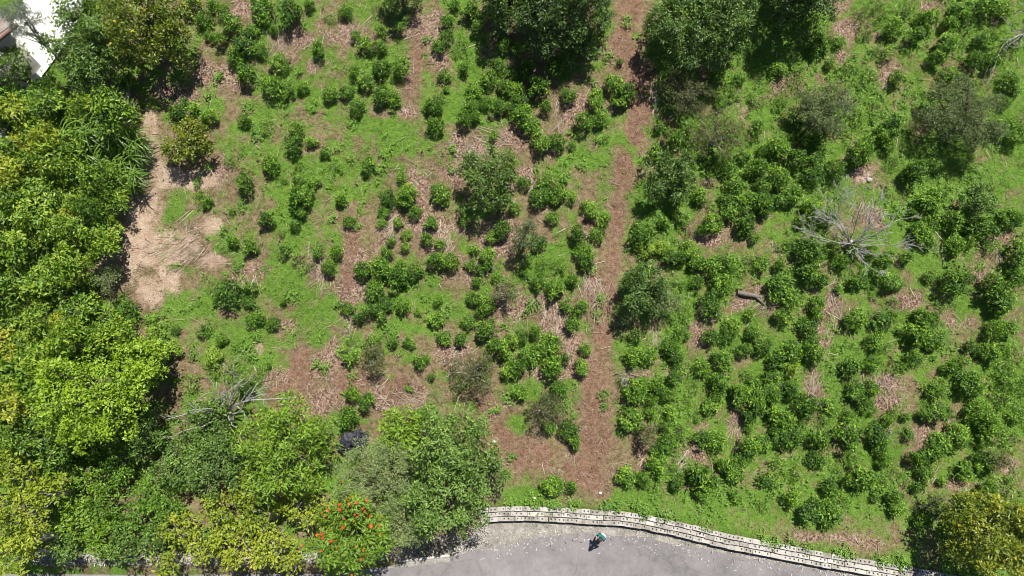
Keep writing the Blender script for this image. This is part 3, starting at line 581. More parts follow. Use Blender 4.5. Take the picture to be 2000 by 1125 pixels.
tree('citrus_tree','citrus tree with yellow leaves at the end of the block wall','citrus',1938,1054,92,2.6,hz=1.8,nl=9,extra=('yellow_leaf_spray','goldleaf',40,.085,.06))
tree('citrus_tree','dense citrus tree with yellow leaves by the red earth shadow','citrus',288,58,88,2.2,hz=2.1,nl=8,extra=('yellow_leaf_spray','goldleaf',36,.085,.06))
tree('mixed_tree','large dull green tree between the citrus and the paved drive','mid',172,112,72,2.0,hz=1.8,nl=8)
tree('mixed_tree','yellowish green tree at the head of the paved drive','thicket',165,35,40,2.0,hz=1.5)
tree('small_tree','glossy dark green tree overhanging the white paving','mid',30,128,36,2.0,hz=1.0)
tree('grey_tree','silvery needle-leaved tree over the house roof','grey',48,40,36,4.0,hz=.9)
tree('round_shrub','big rounded olive-green shrub beside the sandy path','citrus',368,280,49,1.1,hz=.8,cat='shrub')
tree('lime_tree','bright lime-green spreading tree below the thicket','lime',195,765,118,3.4,hz=1.6,nl=9)
tree('lime_tree','small lime-green tree touching the spreading lime tree','lime',300,712,36,2.2,hz=.9)
tree('olive_tree','dull yellow-green tree beneath the spreading lime tree','thicket',110,860,62,2.2,hz=1.2)
tree('bright_tree','bright green long-leaved tree next to the black plastic bags','bright',560,880,98,3.0,hz=1.6,nl=8)
tree('bright_tree','rich green tree with the tall crown above the concrete apron','mid',890,870,86,3.0,hz=1.7,nl=8)
tree('bright_tree','dark green tree leaning over the rubble shoulder','mid',868,970,84,2.7,hz=1.6,nl=8)
tree('small_tree','yellow-green bush tree beside the black plastic bags','bright',785,848,54,1.8,hz=.9)
tree('small_tree','green bush tree reaching over the field corner by the apron','mid',955,920,44,1.6,hz=.9)
tree('feathery_tree','pale feathery tree behind the orange-flowered tree','feather',745,935,86,2.6,hz=1.3,nl=8)
tree('feathery_tree','pale feathery tree hanging over the kerb','feather',790,1020,52,2.2,hz=1.1)
tree('flowering_tree','leafy tree dotted with orange-red flowers above the road','bright',690,1040,92,2.9,hz=1.6,nl=8,extra=('flower','flower',110,.085,.05))
for (x,y,r,lab) in [(400,835,62,'mid green tree under the pale bare branches'),(430,905,66,'mid green tree beside the bright long-leaved tree'),(290,850,46,'mid green tree in the dark gap by the lime tree'),(345,915,48,'mid green tree above the red blossom sprig'),(620,845,26,'small dark tree on the field edge beside the bright tree')]:
    tree('green_tree',lab,'mid',x,y,r,1.2 if y<860 else 1.8,hz=1.0,group='mid green trees below the field')

def near_label(base, x, y, marks):
    nm = min((math.hypot(x-a,y-b2),t) for a,b2,t in marks)[1]; return base+' '+nm
YM = [(590,1000,'behind the orange-flowered tree'),(545,1060,'by the tangle of pale dead twigs'),(330,1050,'by the undergrowth above the roadside'),(440,980,'under the mid green trees'),(400,1090,'hanging over the roadside kerb'),(520,960,'below the bright long-leaved tree')]
SM = [(25,800,'just below the thicket'),(20,920,'beside the dull yellow-green tree'),(70,980,'among the creeper undergrowth'),(30,1080,'beside the roadside')]
UM = [(170,900,'in the shade of the lime tree'),(270,910,'by the dark gap under green trees'),(320,1000,'next to the dead twiggy bush'),(140,1050,'above the brown roadside dirt'),(260,1060,'along the top of the roadside')]
for (x,y,r) in [(480,955,46),(430,1000,42),(520,1005,48),(585,965,42),(470,1055,50),(400,1070,44),(540,1075,46),(350,1040,36),(455,1100,30),(570,1105,28),(330,1100,26),(620,1000,34)]:
    tree('yellow_bush',near_label('straggly yellow-green bush',x,y,YM),'yellow',x,y,r,1.6,hz=.8,group=near_label('straggly yellow-green bushes',x,y,YM),cat='bush')
for (x,y,r) in [(25,790,52),(20,850,50),(30,930,50),(60,990,46),(20,1010,50),(30,1075,48),(75,1050,30),(-10,900,50),(100,960,40)]:
    tree('yellowing_tree',near_label('tall yellowing scrub tree',x,y,SM),'yellow' if y!=850 else 'thicket',x,y,r,2.6,hz=1.2,group=near_label('tall yellowing scrub trees',x,y,SM))
for (x,y,r) in [(170,930,44),(240,900,46),(300,960,44),(215,980,44),(140,1010,44),(270,1020,44),(200,1050,40),(330,990,36),(130,1075,30),(250,1075,34),(310,1055,36),(170,880,36)]:
    tree('scrub_bush',near_label('green creeper-covered bush',x,y,UM),('weed','mid','thicket')[int(x)%3],x,y,r,1.1,hz=.6,group=near_label('creeper-covered bushes',x,y,UM),cat='bush')
for (x,y,r) in [(60,200,34),(110,215,34),(90,170,30),(40,235,34),(200,205,30),(20,180,30),(215,60,28)]:
    tree('weed_tree','bright weedy bush between the paved drive and the thicket','weed',x,y,r,1.2,hz=.6,group='weedy bushes by the paved drive',cat='bush')
for (x,y,r,lab) in [(923,723,49,'olive dry-leaved bush casting a hard shadow in the field'),(987,574,26,'small olive dry-leaved bush among coffee shrubs'),(726,702,30,'straw-coloured dying bush over its dark shadow'),(1062,798,36,'straggly dry bush by the lower dirt track'),(1265,850,24,'straggly dry bush near the block wall'),(1945,900,24,'grey dry bush near the citrus tree'),(215,545,28,'bluish leafy bush at the foot of the sandy bank'),(1825,985,18,'grey dry bush at the end of the block wall')]:
    tree('dry_bush',lab,'brownish' if x!=215 else 'feather',x,y,r,.9,hz=.65,nl=5,cat='bush')
tree('dark_tree','dark feathery tree below the lone mango','olive',1023,463,30,1.6,hz=.8)

# ------------------------------------------------------------------ bare and dead trees
def limb(g, mb, p0, p1, r0, level, kids, spread=.7):
    p0 = np.array(p0,float); p1 = np.array(p1,float); L = np.linalg.norm(p1-p0); m = 8
    t = np.linspace(0,1,m)[:,None]; side = unit(g.normal(size=3))
    pts = p0+(p1-p0)*t + side*np.sin(t*np.pi)*L*.16 + np.cumsum(g.normal(size=(m,3))*L*.018,0)*t
    mb.add(*tube(pts, np.linspace(r0, max(.008,r0*.28), m), 5 if level==0 else 4))
    if level >= 3: return
    d = unit(p1-p0)
    for k in range(kids):
        i = int(g.integers(2,m)); dd = unit(d + unit(g.normal(size=3))*spread + [0,0,.12])
        LL = L*g.uniform(.24,.46)*(1.1-i/m*.45)
        limb(g, mb, pts[i], pts[i]+dd*LL, r0*(.62-.04*i), level+1, max(2,kids-1), spread)
def bare_tree(name, label, base_px, tips, mat, r0, seed, fork=.5, kids=4):
    g = np.random.default_rng(seed); b0,_ = at(*base_px,0.0); z0 = float(h(b0[0],b0[1])); b0 = np.array([b0[0],b0[1],z0])
    o = thing(name,label,'tree',tuple(b0)); tm = MB(); br = MB()
    top = np.array([0,0,fork]); tm.add(*tube([[0,0,-.2],[.02,0,fork*.5],[0,.02,fork],[0,.03,fork+.15]],[r0*1.3,r0*1.1,r0,r0*.7],8))
    for (px,py,zt) in tips:
        p,_ = at(px,py,zt); limb(g, br, top*g.uniform(.75,1.1), p-b0, r0*.25, 0, kids)
    ob('trunk', tm.mesh('trunk',mat), o); ob('branches', br.mesh('branches',mat), o); return o
bare_tree('dead_tree','bleached white leafless tree among the coffee shrubs',(1652,484),[(1562,458,1.6),(1566,434,2.0),(1608,428,2.3),(1632,388,2.8),(1655,380,2.8),(1690,382,3.0),(1714,405,2.6),(1735,432,2.2),(1792,468,1.9),(1752,428,2.4),(1742,500,1.4),(1718,540,1.3),(1675,500,1.5),(1590,410,2.2),(1700,360,2.6)],DEADW,.12,21,kids=6)
bare_tree('bare_tree','pale leafless tree at the lower edge of the field',(450,808),[(415,748,3.0),(452,705,3.4),(470,735,3.2),(490,745,3.2),(532,748,3.0),(572,766,2.6),(375,800,3.0),(352,850,2.6),(320,826,2.6),(398,775,3.2),(500,790,2.8),(455,840,2.6)],DEADW,.2,22,kids=3)
bare_tree('bare_tree','grey leafless tree in the weedy corner beyond the feathery olive tree',(1990,75),[(1965,25,2.2),(1985,15,2.4),(2010,30,2.2),(1960,70,1.8),(1950,100,1.4),(2015,80,2.0),(1945,140,1.0)],GREYW,.09,23,kids=4)
def twig_bush(px, py, rpx, label, seed, mat=GREYW):
    g = np.random.default_rng(seed); p,dep = at(px,py,.4); r = rpx*dep/FPX; o = thing('dead_bush',label,'bush',(p[0],p[1],float(h(p[0],p[1]))))
    mb = MB()
    for k in range(13):
        a = g.uniform(0,6.28); e = g.uniform(.2,1.2); limb(g, mb, [0,0,-.05], np.array([math.cos(a)*math.cos(e),math.sin(a)*math.cos(e),math.sin(e)*1.0+.1])*r, .022, 1, 4, .8)
    ob('branches', mb.mesh('branches',mat), o)
for j,(x,y,r,lab) in enumerate([(1222,735,24,'dead grey twiggy bush on the edge of the lower dirt track'),(590,1005,28,'dead twiggy bush behind the orange-flowered tree'),(545,1052,28,'tangle of pale dead twigs above the roadside'),(325,990,26,'dead twiggy bush in the undergrowth by the yellow-green scrub'),(238,188,24,'grey dead bush at the top of the sandy path'),(85,225,26,'curled bare twigs in the weeds below the paved drive'),(1655,205,28,'grey dead bush beside the feathery grey-green tree'),(1735,845,14,'small pink-grey dead bush above the block wall'),(1680,478,26,'grey brush heap beneath the bleached tree'),(390,1085,22,'bare twigs hanging over the roadside kerb')]):
    twig_bush(x,y,r,lab,300+j)

# ------------------------------------------------------------------ grass, weeds, straw and fallen leaves (uncountable)
g = np.random.default_rng(77)
def scatter(n_):
    x = g.uniform(-28,28,n_); y = g.uniform(-15.5,18.5,n_); X,Y = proj(np.stack([x,y,h(x,y)],-1))
    k = (X>-60)&(X<2060)&(Y>-60)&(Y<1130)&(y-edge_y(x)>.12); return x[k],y[k],X[k],Y[k]
x,y,X,Y = scatter(110000); cvv = cover(x,y); keep = g.random(len(x)) < np.clip((cvv[0]-.2)*1.25,.05,.8); x,y,X,Y = x[keep],y[keep],X[keep],Y[keep]
dry = np.clip(blobs([(1600,1050,140,16),(1700,1065,80,18),(1640,1020,40,12),(1480,1030,50,14)],X,Y),0,1)
nb = 5; P = np.repeat(np.stack([x,y,h(x,y)+.005],1),nb,0) + np.append(g.normal(size=(len(x)*nb,2))*.05,np.zeros((len(x)*nb,1)),1)
a = g.uniform(0,6.28,len(P)); ax = np.stack([np.cos(a)*.9,np.sin(a)*.9,g.uniform(.35,1.1,len(P))],1); L = g.uniform(.07,.17,len(P))
A = unit(ax); S = np.stack([-np.sin(a),np.cos(a),np.zeros(len(P))],1)*.011
V = np.stack([P-S,P+S,P+A*L[:,None]],1).reshape(-1,3); F = np.arange(len(P)*3).reshape(-1,3)
tone = np.clip(.05+.5*np.repeat(vnoise(x,y,.9,3),nb)+.35*np.repeat(vnoise(x,y,3.1,13),nb)+g.normal(size=len(P))*.22+.5*np.repeat(dry,nb),0,1)
tag(ob('grass', mesh('grass',V,F,LM['grass'],tone)),'short green grass patches over the hillside','grass',None,'stuff')
# broad-leaved low weeds
x,y,X,Y = scatter(60000); cvv = cover(x,y)
pw = np.clip((cvv[0]-.3)*1.2,0,1)*(.22+.78*cvv[4])*np.clip((vnoise(x,y,.6,8)-.2)*1.9,0,1); keep = g.random(len(x)) < pw
x,y = x[keep],y[keep]; nb = 7; cs = np.array([at(px_,py_)[0][:2] for px_,py_ in zip(g.uniform(380,1230,130),g.uniform(20,900,130))]); cs = np.concatenate([cs, WS[g.integers(0,360,38)] + g.normal(size=(38,2))*[.1,.07] + [0,.1]]); xs2 = np.repeat(cs,9,0)+g.normal(size=(len(cs)*9,2))*.12; x = np.append(x,xs2[:,0]); y = np.append(y,xs2[:,1]); hh = g.uniform(.05,.28,len(x))
P = np.repeat(np.stack([x,y,h(x,y)+hh],1),nb,0)+g.normal(size=(len(x)*nb,3))*[.07,.07,.04]
a = g.uniform(0,6.28,len(P)); ax = np.stack([np.cos(a),np.sin(a),g.uniform(-.2,.6,len(P))],1)
V,F = leafquads(P,ax,unit(np.array([[0,0,1.]])+g.normal(size=(len(P),3))*.4),g.uniform(.07,.16,len(P)),.055)
tone = np.clip(.2+.5*np.repeat(vnoise(x,y,.7,4),nb)+g.normal(size=len(P))*.18,0,1)
tag(ob('low_weeds', mesh('low_weeds',V,F,LM['weed'],np.repeat(tone,2))),'low bright green weeds covering the ground between shrubs','weeds',None,'stuff')
# fallen leaves
fm = leafmat('fallen_leaf', G((.07,.036,.022),(.15,.085,.053),(.26,.17,.115),(.42,.31,.225)), .8, .1)
x,y,X,Y = scatter(90000); cvv = cover(x,y); keep = g.random(len(x)) < np.clip(cvv[1]*.6+cvv[2]*.35+cvv[3]*.2-.06,0,1); x,y = x[keep],y[keep]
P = np.stack([x,y,h(x,y)+g.uniform(.02,.05,len(x))],1); a = g.uniform(0,6.28,len(P)); ax = np.stack([np.cos(a),np.sin(a),g.normal(size=len(P))*.25],1)
V,F = leafquads(P,ax,unit(np.array([[0,0,1.]])+g.normal(size=(len(P),3))*.3),g.uniform(.04,.16,len(P)),.045)
tag(ob('fallen_leaves', mesh('fallen_leaves',V,F,fm,np.repeat(np.clip(g.normal(.45,.36,len(P)),0,1),2))),'brown fallen leaves littering the cleared soil','leaves',None,'stuff')
# cut stalks: loose ones, and heaps that lie mostly one way
sm_ = leafmat('cut_stalk', G((.14,.095,.065),(.24,.18,.13),(.36,.29,.22),(.52,.45,.37)), .8, .05)
x,y,X,Y = scatter(34000); cvv = cover(x,y); keep = g.random(len(x)) < np.clip(cvv[1]*1.0-.2,0,1)*.55 + .06*cvv[3] + .07; x,y = x[keep],y[keep]
ang = vnoise(x,y,.35,6)*9+g.normal(size=len(x))*.6; L = g.uniform(.15,.6,len(x))
HEAPS = [(1160,570,75,28,50,90),(890,705,60,14,40,60),(1085,620,70,22,40,70),(760,440,55,14,40,40),(620,520,60,16,35,40),(840,75,25,40,40,60),(550,85,80,25,30,60),(680,640,55,20,40,50),(780,790,-20,60,20,60),(1330,905,65,12,20,30),(1630,590,85,10,40,40),(1590,760,80,16,35,60),(1720,745,-70,35,18,50),(370,460,50,25,40,40),(1030,370,50,12,30,25),(870,470,70,25,20,40),(700,60,70,30,15,30),(930,300,20,40,20,60),(1440,845,70,14,35,40),(1280,660,80,10,25,30),(1490,600,40,30,20,50),(350,500,15,60,30,90),(1690,415,60,30,20,40),(960,270,-20,40,20,40),(640,560,80,30,10,20),(1280,190,75,8,30,26),(1090,235,80,8,30,30),(800,140,85,10,30,20),(1835,480,80,12,25,24),(1945,490,85,8,25,20),(480,560,80,25,12,25)]
hx_,hy_,ha_,hl_ = [],[],[],[]
for (px,py,an,rx,ry,cn) in HEAPS:
    c0,dep = at(px,py); s = dep/FPX
    hx_.append(c0[0]+g.normal(size=cn)*rx*s*.6); hy_.append(c0[1]+g.normal(size=cn)*ry*s*.6); ha_.append(R(an)+g.normal(size=cn)*.5); hl_.append(g.uniform(.25,1.0,cn))
x = np.concatenate([x]+hx_); y = np.concatenate([y]+hy_); ang = np.concatenate([ang]+ha_); L = np.concatenate([L]+hl_)
mbs = MB(); dx,dy = np.cos(ang)*L/2, np.sin(ang)*L/2
z1 = h(x-dx,y-dy)+g.uniform(.01,.09,len(x)); z2 = h(x+dx,y+dy)+g.uniform(.01,.09,len(x)); wd = g.uniform(.004,.013,len(x))
A0 = np.stack([x-dx,y-dy,z1],1); A1 = np.stack([x+dx,y+dy,z2],1); S = np.stack([-np.sin(ang),np.cos(ang),0*ang],1)*wd[:,None]; U = np.array([[0,0,1.]])*wd[:,None]*1.4
V = np.stack([A0-S,A0+S,A0+U,A1-S,A1+S,A1+U],1).reshape(-1,3); i6 = np.arange(len(x))[:,None]*6
F = np.concatenate([i6+[[0,3,5]],i6+[[0,5,2]],i6+[[2,5,4]],i6+[[2,4,1]],i6+[[0,2,1]],i6+[[3,4,5]]],1).reshape(-1,3)
tag(ob('cut_stalks', mesh('cut_stalks',V,F,sm_,np.repeat(np.clip(g.normal(.5,.25,len(x)),0,1),6))),'pale cut stalks and straw strewn over the cleared field','straw',None,'stuff')
# roadside rubble and dead leaves on the shoulder
x = g.uniform(-22,-1.2,6000); ye_ = np.interp(x,A2[:,0],A2[:,1]); y = ye_+.15+g.random(6000)**1.2*(edge_y(x)-ye_+.1); zz = ROADZ+.06+np.clip((y-ye_)/1.5,0,1)*.25
P = np.stack([x,y,np.maximum(zz,h(x,y)+.02)],1)
x = g.uniform(-1.5,20,900); y = np.minimum(np.interp(x,A2[:,0],A2[:,1])+g.normal(size=900)*.35, edge_y(x)-.75); P = np.concatenate([P, np.stack([x,y,np.full(900,ROADZ+.02)],1)]); a = g.uniform(0,6.28,len(P)); ax = np.stack([np.cos(a),np.sin(a),g.normal(size=len(P))*.3],1)
gl = leafmat('grey_litter', G((.10,.085,.075),(.22,.20,.18),(.36,.33,.30),(.5,.47,.44)), .85, .05)
V,F = leafquads(P,ax,unit(np.array([[0,0,1.]])+g.normal(size=(len(P),3))*.4),g.uniform(.06,.2,len(P)),.04)
tag(ob('shoulder_litter', mesh('shoulder_litter',V,F,gl,np.repeat(g.random(len(P)),2))),'grey dead leaves and rubble on the road shoulder','litter',None,'stuff')

# ------------------------------------------------------------------ log, stones, plastic bags
p,_ = at(1468,574,.1); o = thing('fallen_log','thick grey fallen log with a forked end on pinkish litter','log',(p[0],p[1],float(h(p[0],p[1]))))
lg = MB(); q = [np.array(at(*t,.14)[0])-np.array(o.location) for t in ((1440,571),(1455,574),(1472,577),(1486,580))]; lg.add(*tube(q,[.10,.125,.11,.09],9))
ob('trunk', lg.mesh('trunk',LOGM,True), o); lg = MB()
q = [np.array(at(*t,.14)[0])-np.array(o.location) for t in ((1474,578),(1484,586),(1494,596))]; lg.add(*tube(q,[.07,.06,.035],7)); ob('branch', lg.mesh('branch',LOGM,True), o)
def stone(px,py,r,label,mat,seed,dz=0):
    g = np.random.default_rng(seed); u = np.linspace(0,2*np.pi,9)[:-1]; v = np.linspace(-1.2,1.4,6); V=[]; 
    for b_ in v:
        for a_ in u: V.append(np.array([math.cos(a_)*math.cos(b_),math.sin(a_)*math.cos(b_)*.8,math.sin(b_)*.6])*r*g.uniform(.75,1.15))
    V.append((0,0,r*.62)); V.append((0,0,-r*.5)); F=[]
    for i in range(5):
        for j in range(8): F += [(i*8+j,i*8+(j+1)%8,(i+1)*8+(j+1)%8),(i*8+j,(i+1)*8+(j+1)%8,(i+1)*8+j)]
    F += [(40+j,40+(j+1)%8,48) for j in range(8)] + [((j+1)%8,j,49) for j in range(8)]
    p,_ = at(px,py,0); o = ob('stone', mesh('stone',V,F,mat), None, (p[0],p[1],float(h(p[0],p[1]))+r*.3)); tag(o,label,'stone')
stone(966,862,.09,'bright white stone on the brown earth near the apron',PAVE,1); stone(1172,963,.08,'pale stone on bare soil above the block wall',PAVE,2)
stone(1044,973,.06,'small pale stone in the grass above the wall',PAVE,3); stone(1697,352,.16,'grey stone on the bare patch above the bleached tree',BLOCKM,4); stone(60,232,.28,'brown boulder in the weeds below the paved drive',LOGM,5)
bm_, n, b = newmat('black_plastic'); b.inputs['Base Color'].default_value=(.022,.023,.032,1); b.inputs['Roughness'].default_value=.55; b.inputs['Specular IOR Level'].default_value=.3
g = np.random.default_rng(50)
def bag_mesh(seed):
    g = np.random.default_rng(seed); nu,nv = 9,7; V=[]
    for s_ in (1,-1):
        for i in range(nu):
            for j in range(nv):
                u,v = i/(nu-1)*2-1, j/(nv-1)*2-1; e = max(0,(1-u**4)*(1-v**4)); V.append((u*.22*(1+.08*g.normal()*(1-e)), v*.15+.02*math.sin(u*4+seed), s_*(e*.05)+.035*math.sin(u*3.1+seed)*math.cos(v*2.3)+g.normal()*.014*e+.01*math.sin(v*9+u*5)))
    F=[]; m = nu*nv
    for i in range(nu-1):
        for j in range(nv-1):
            a,b2,c,d = i*nv+j,(i+1)*nv+j,(i+1)*nv+j+1,i*nv+j+1; F += [(a,b2,c,d),(m+a,m+d,m+c,m+b2)]
    return mesh('plastic_bag',V,F,bm_)
BM = [bag_mesh(s) for s in range(5)]
for k in range(34):
    t = g.uniform(-1,1); px = 692+t*20+g.normal()*5; py = 864-t*12+g.normal()*6
    p,_ = at(px,py,0); o = ob('plastic_bag', BM[k%5], None, (p[0],p[1],float(h(p[0],p[1]))+.12+.6*max(0,1-abs(t))*g.uniform(.4,1)+ .2)); o.rotation_euler = (g.normal()*.35,g.normal()*.35,R(35)+g.normal()*.5)
    o.scale = (g.uniform(.8,1.25),)*3; tag(o,'crumpled black plastic bag in the heap beside the bright green tree','plastic bag','black plastic bags in a heap')

# ------------------------------------------------------------------ paved drive and house corner
dp = [(160,-60),(165,20),(130,90),(85,150),(55,210),(0,290),(-60,320),(-140,180),(-60,120),(20,62),(60,-20),(75,-60)]
W_ = [at(x,y,.06)[0] for x,y in dp]; c0 = np.mean(W_,0)
V = np.array([c0]+W_); V[:,2] = [float(h(v[0],v[1]))+.16 for v in V]
tag(ob('drive', mesh('drive',V,np.array([(0,j+1,(j+1)%len(W_)+1) for j in range(len(W_))])[:,::-1],PAVE)),kind='structure')
def box(mb,x0,x1,y0,y1,z0,z1):
    V = np.array([(x,y,z) for x in (x0,x1) for y in (y0,y1) for z in (z0,z1)]); mb.add(V,np.array([(0,1,3),(0,3,2),(4,6,7),(4,7,5),(0,4,5),(0,5,1),(2,3,7),(2,7,6),(0,2,6),(0,6,4),(1,5,7),(1,7,3)]))
ROOFM = concrete('weathered_roof_sheet',(.13,.105,.09),(.22,.185,.16),(.32,.28,.25)); FASC = concrete('red_trim',(.16,.08,.065),(.24,.13,.11),(.34,.21,.18)); WALLM = concrete('house_plaster',(.4,.37,.33),(.55,.52,.48),(.65,.62,.58))
p1,_ = at(30,46,3.0); p2,_ = at(-6,98,3.0); dirv = unit(p2[:2]-p1[:2]); ang_ = math.atan2(dirv[1],dirv[0])
zb = min(float(h(p1[0],p1[1])),float(h(p2[0],p2[1])))-.6
ho = thing('house','corner of a house roof with brown sheets and red trim by the paved drive','house',(p1[0],p1[1],zb),ang_)
rz_ = p1[2]-zb
mb = MB(); box(mb,.4,6,-5.4,-.45,0,rz_-.15); ob('wall', mb.mesh('wall',WALLM), ho)
mb = MB(); box(mb,0,6.4,-5.9,0,rz_-.145,rz_-.02); rf = ob('roof', mb.mesh('roof',ROOFM), ho)
rs = MB(); k = np.arange(0,5.9,.06)
for x0 in np.arange(.05,5.6,.9):
    rs = MB(); yy = -5.85+np.arange(0,97)*.06; zz = rz_+.02+.022*np.sin(np.arange(97)*1.57)
    xx = np.array([x0,x0+.885]); V = np.array([(a_,b2,c2) for b2,c2 in zip(yy,zz) for a_ in xx]); F = np.array([(2*i,2*i+1,2*i+3,2*i+2) for i in range(96)])
    ob('roof_sheet', mesh('roof_sheet',V,F,ROOFM), rf)
mb = MB(); box(mb,-.05,6.45,.003,.05,rz_-.2,rz_+.03); ob('gutter_trim', mb.mesh('gutter_trim',FASC), ho)

# ------------------------------------------------------------------ person on the road, bent over a hand-held controller
def flat(name,c,r=.7):
    m,n,b = newmat(name); nn = noise(n,40,3); n.links.new(mixc(n,nn,tuple(x*.8 for x in c),tuple(min(1,x*1.15) for x in c)),b.inputs['Base Color']); b.inputs['Roughness'].default_value=r; return m
TEAL=flat('teal_cloth',(.012,.13,.10)); WHITE=flat('white_cloth',(.78,.78,.80)); SKIN=flat('skin',(.32,.18,.12),.5); CAPM=flat('black_cloth',(.018,.018,.024)); DARK=flat('dark_denim',(.03,.035,.05)); SHOE=flat('shoe',(.05,.045,.04))
pp = px_z(np.array(1176.),np.array(1047.),ROADZ+1.2)
pe = thing('person','person in a dark cap and teal top standing on the grey road','person',(pp[0],pp[1],ROADZ),R(-38),.9)   # local -Y is forward
def skin(name, verts, edges, mat, parent, sub=2, root=0):
    me = bpy.data.meshes.new(name); me.from_pydata([v[:3] for v in verts],edges,[]); o = ob(name,me,parent)
    o.modifiers.new('skin','SKIN'); me.update()
    if not len(me.skin_vertices):
        bpy.context.view_layer.objects.active = o; bpy.ops.object.select_all(action='DESELECT'); o.select_set(True); bpy.ops.mesh.customdata_skin_add()
    for i,v in enumerate(verts): me.skin_vertices[0].data[i].radius = (v[3],v[4] if len(v)>4 else v[3]); me.skin_vertices[0].data[i].use_root = (i==root)
    s = o.modifiers.new('sub','SUBSURF'); s.levels=sub; s.render_levels=sub; me.materials.append(mat)
    bpy.context.view_layer.update(); dg = bpy.context.evaluated_depsgraph_get(); m2 = bpy.data.meshes.new_from_object(o.evaluated_get(dg)); o.modifiers.clear(); o.data = m2
    for pl in m2.polygons: pl.use_smooth = True
    return o, m2
# body: pelvis, spine bent forward, neck, head, arms to the controller, legs
bv = [(0,.05,.95,.15,.11),(0,.04,1.12,.145,.10),(0,-.02,1.30,.165,.105),(0,-.07,1.42,.12,.09),(0,-.13,1.50,.052),(0,-.19,1.575,.075),(0,-.215,1.67,.088),
      (.18,-.05,1.40,.065),(.25,-.07,1.17,.05),(.13,-.30,1.12,.037),(.085,-.36,1.13,.03),(-.18,-.05,1.40,.065),(-.25,-.07,1.17,.05),(-.13,-.30,1.12,.037),(-.085,-.36,1.13,.03),
      (.095,.05,.86,.095),(.11,0,.50,.062),(.12,.05,.10,.042),(.125,-.08,.045,.038),(-.095,.05,.86,.095),(-.11,.02,.50,.062),(-.12,.09,.10,.042),(-.125,-.04,.045,.038)]
be = [(0,1),(1,2),(2,3),(3,4),(4,5),(5,6),(3,7),(7,8),(8,9),(9,10),(3,11),(11,12),(12,13),(13,14),(0,15),(15,16),(16,17),(17,18),(0,19),(19,20),(20,21),(21,22)]
bo, bme2 = skin('body', bv, be, SKIN, pe)
for mt in (TEAL,WHITE,DARK,SHOE): bme2.materials.append(mt)
for pl in bme2.polygons:
    c = pl.center
    if c.z < .085: pl.material_index = 4
    elif c.z < .96: pl.material_index = 3
    elif c.z < 1.53 and abs(c.x) < .24 and c.y > -.175: pl.material_index = 1
    elif abs(c.x) > .20 and c.y > -.2 and c.z < 1.4: pl.material_index = 2
# fingers round the controller
for s in (1,-1):
    for k,(dx,L) in enumerate([(-.03,.065),(-.012,.075),(.008,.072),(.026,.058)]):
        b0 = np.array([s*.085+dx*.8,-.385,1.135]); skin('finger',[(*b0,.009),(*(b0+[0,-L*.5,.012]),.0085),(*(b0+[-s*.01,-L,-.012]),.0075)],[(0,1),(1,2)],SKIN,pe,1)
    b0 = np.array([s*.06,-.36,1.15]); skin('thumb',[(*b0,.011),(*(b0+[-s*.025,-.03,.015]),.01),(*(b0+[-s*.035,-.06,.012]),.008)],[(0,1),(1,2)],SKIN,pe,1)
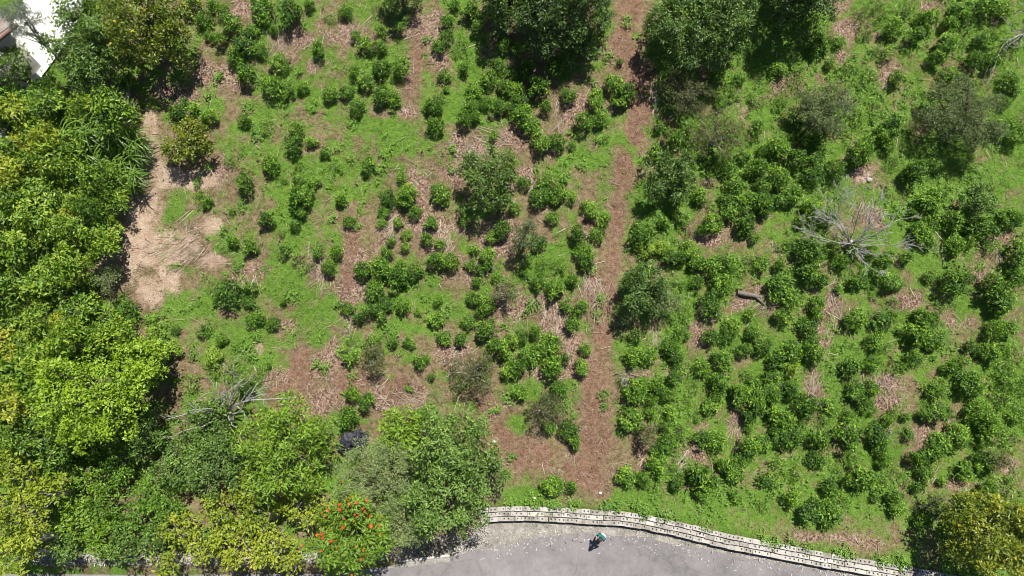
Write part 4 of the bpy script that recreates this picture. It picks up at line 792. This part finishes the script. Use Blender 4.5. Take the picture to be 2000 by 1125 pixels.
# face, ears
mb = MB(); hc = np.array([0,-.215,1.655])
for s in (1,-1): 
    mb.add(*tube([hc+[s*.083,.005,-.03],hc+[s*.096,.01,-.02],hc+[s*.094,.012,.015]],[.014,.02,.012],6))
mb.add(*tube([hc+[0,-.078,.0],hc+[0,-.102,-.035],hc+[0,-.09,-.045]],[.010,.017,.012],6)); ob('nose_and_ears', mb.mesh('nose_and_ears',SKIN,True), pe)
for s in (1,-1):
    mb = MB(); mb.add(*tube([hc+[s*.032,-.078,.002],hc+[s*.032,-.086,.002]],[.012,.009],8)); ob('eye', mb.mesh('eye',CAPM), pe)
mb = MB(); mb.add(*tube([hc+[-.026,-.083,-.062],hc+[0,-.09,-.06],hc+[.026,-.083,-.062]],[.005,.008,.005],6)); ob('mouth', mb.mesh('mouth',flat('lips',(.25,.08,.07))), pe)
# cap with brim, tipped forward with the head
mb = MB(); prof = [(.112,-.01),(.115,.03),(.108,.07),(.085,.105),(.05,.125),(.012,.132)]; u = np.linspace(0,6.283,17)[:-1]; V=[]
for rr,zz in prof:
    for a_ in u: V.append((rr*math.cos(a_), rr*1.12*math.sin(a_)-zz*.35, zz))
V.append((0,-.047,.134)); F=[]
for i in range(len(prof)-1):
    for j in range(16): F += [(i*16+j,i*16+(j+1)%16,(i+1)*16+(j+1)%16),(i*16+j,(i+1)*16+(j+1)%16,(i+1)*16+j)]
F += [(80+j,80+(j+1)%16,96) for j in range(16)]
cap = ob('cap', mesh('cap',np.array(V)+hc+[0,.0,.025],F,CAPM,smooth=True), pe)
V=[]; 
for z_ in (0,-.008):
    for i in range(9):
        a_ = -math.pi/2+(i-4)*.26; V += [(.10*math.cos(a_),.115*math.sin(a_),z_),(.13*math.cos(a_)*.85,.115*math.sin(a_)-.095*math.cos((i-4)*.33),z_-.02)]
F=[]
for i in range(8): F += [(2*i,2*i+1,2*i+3,2*i+2),(18+2*i,18+2*i+2,18+2*i+3,18+2*i+1),(2*i+1,18+2*i+1,18+2*i+3,2*i+3)]
ob('brim', mesh('brim',np.array(V)+hc+[0,0,.03],F,CAPM), cap)
# white bag strap worn across the back
mb = MB(); bx_ = [(-.10,.075,1.42),(0,.10,1.36),(.13,.10,1.28),(.21,.06,1.20)]; mb.add(*tube(bx_,[.03,.045,.05,.04],8)); ob('sling_bag', mb.mesh('sling_bag',WHITE,True), pe)
co = MB(); box(co,-.09,.09,-.43,-.35,1.10,1.135); cr = ob('remote_controller', co.mesh('remote_controller',CAPM), None); cr.parent=None
cr.matrix_world = Matrix.Translation((pp[0],pp[1],ROADZ)) @ Matrix.Rotation(R(-38),4,'Z') @ Matrix.Scale(.9,4); tag(cr,'small dark remote controller held by the person on the road','controller')
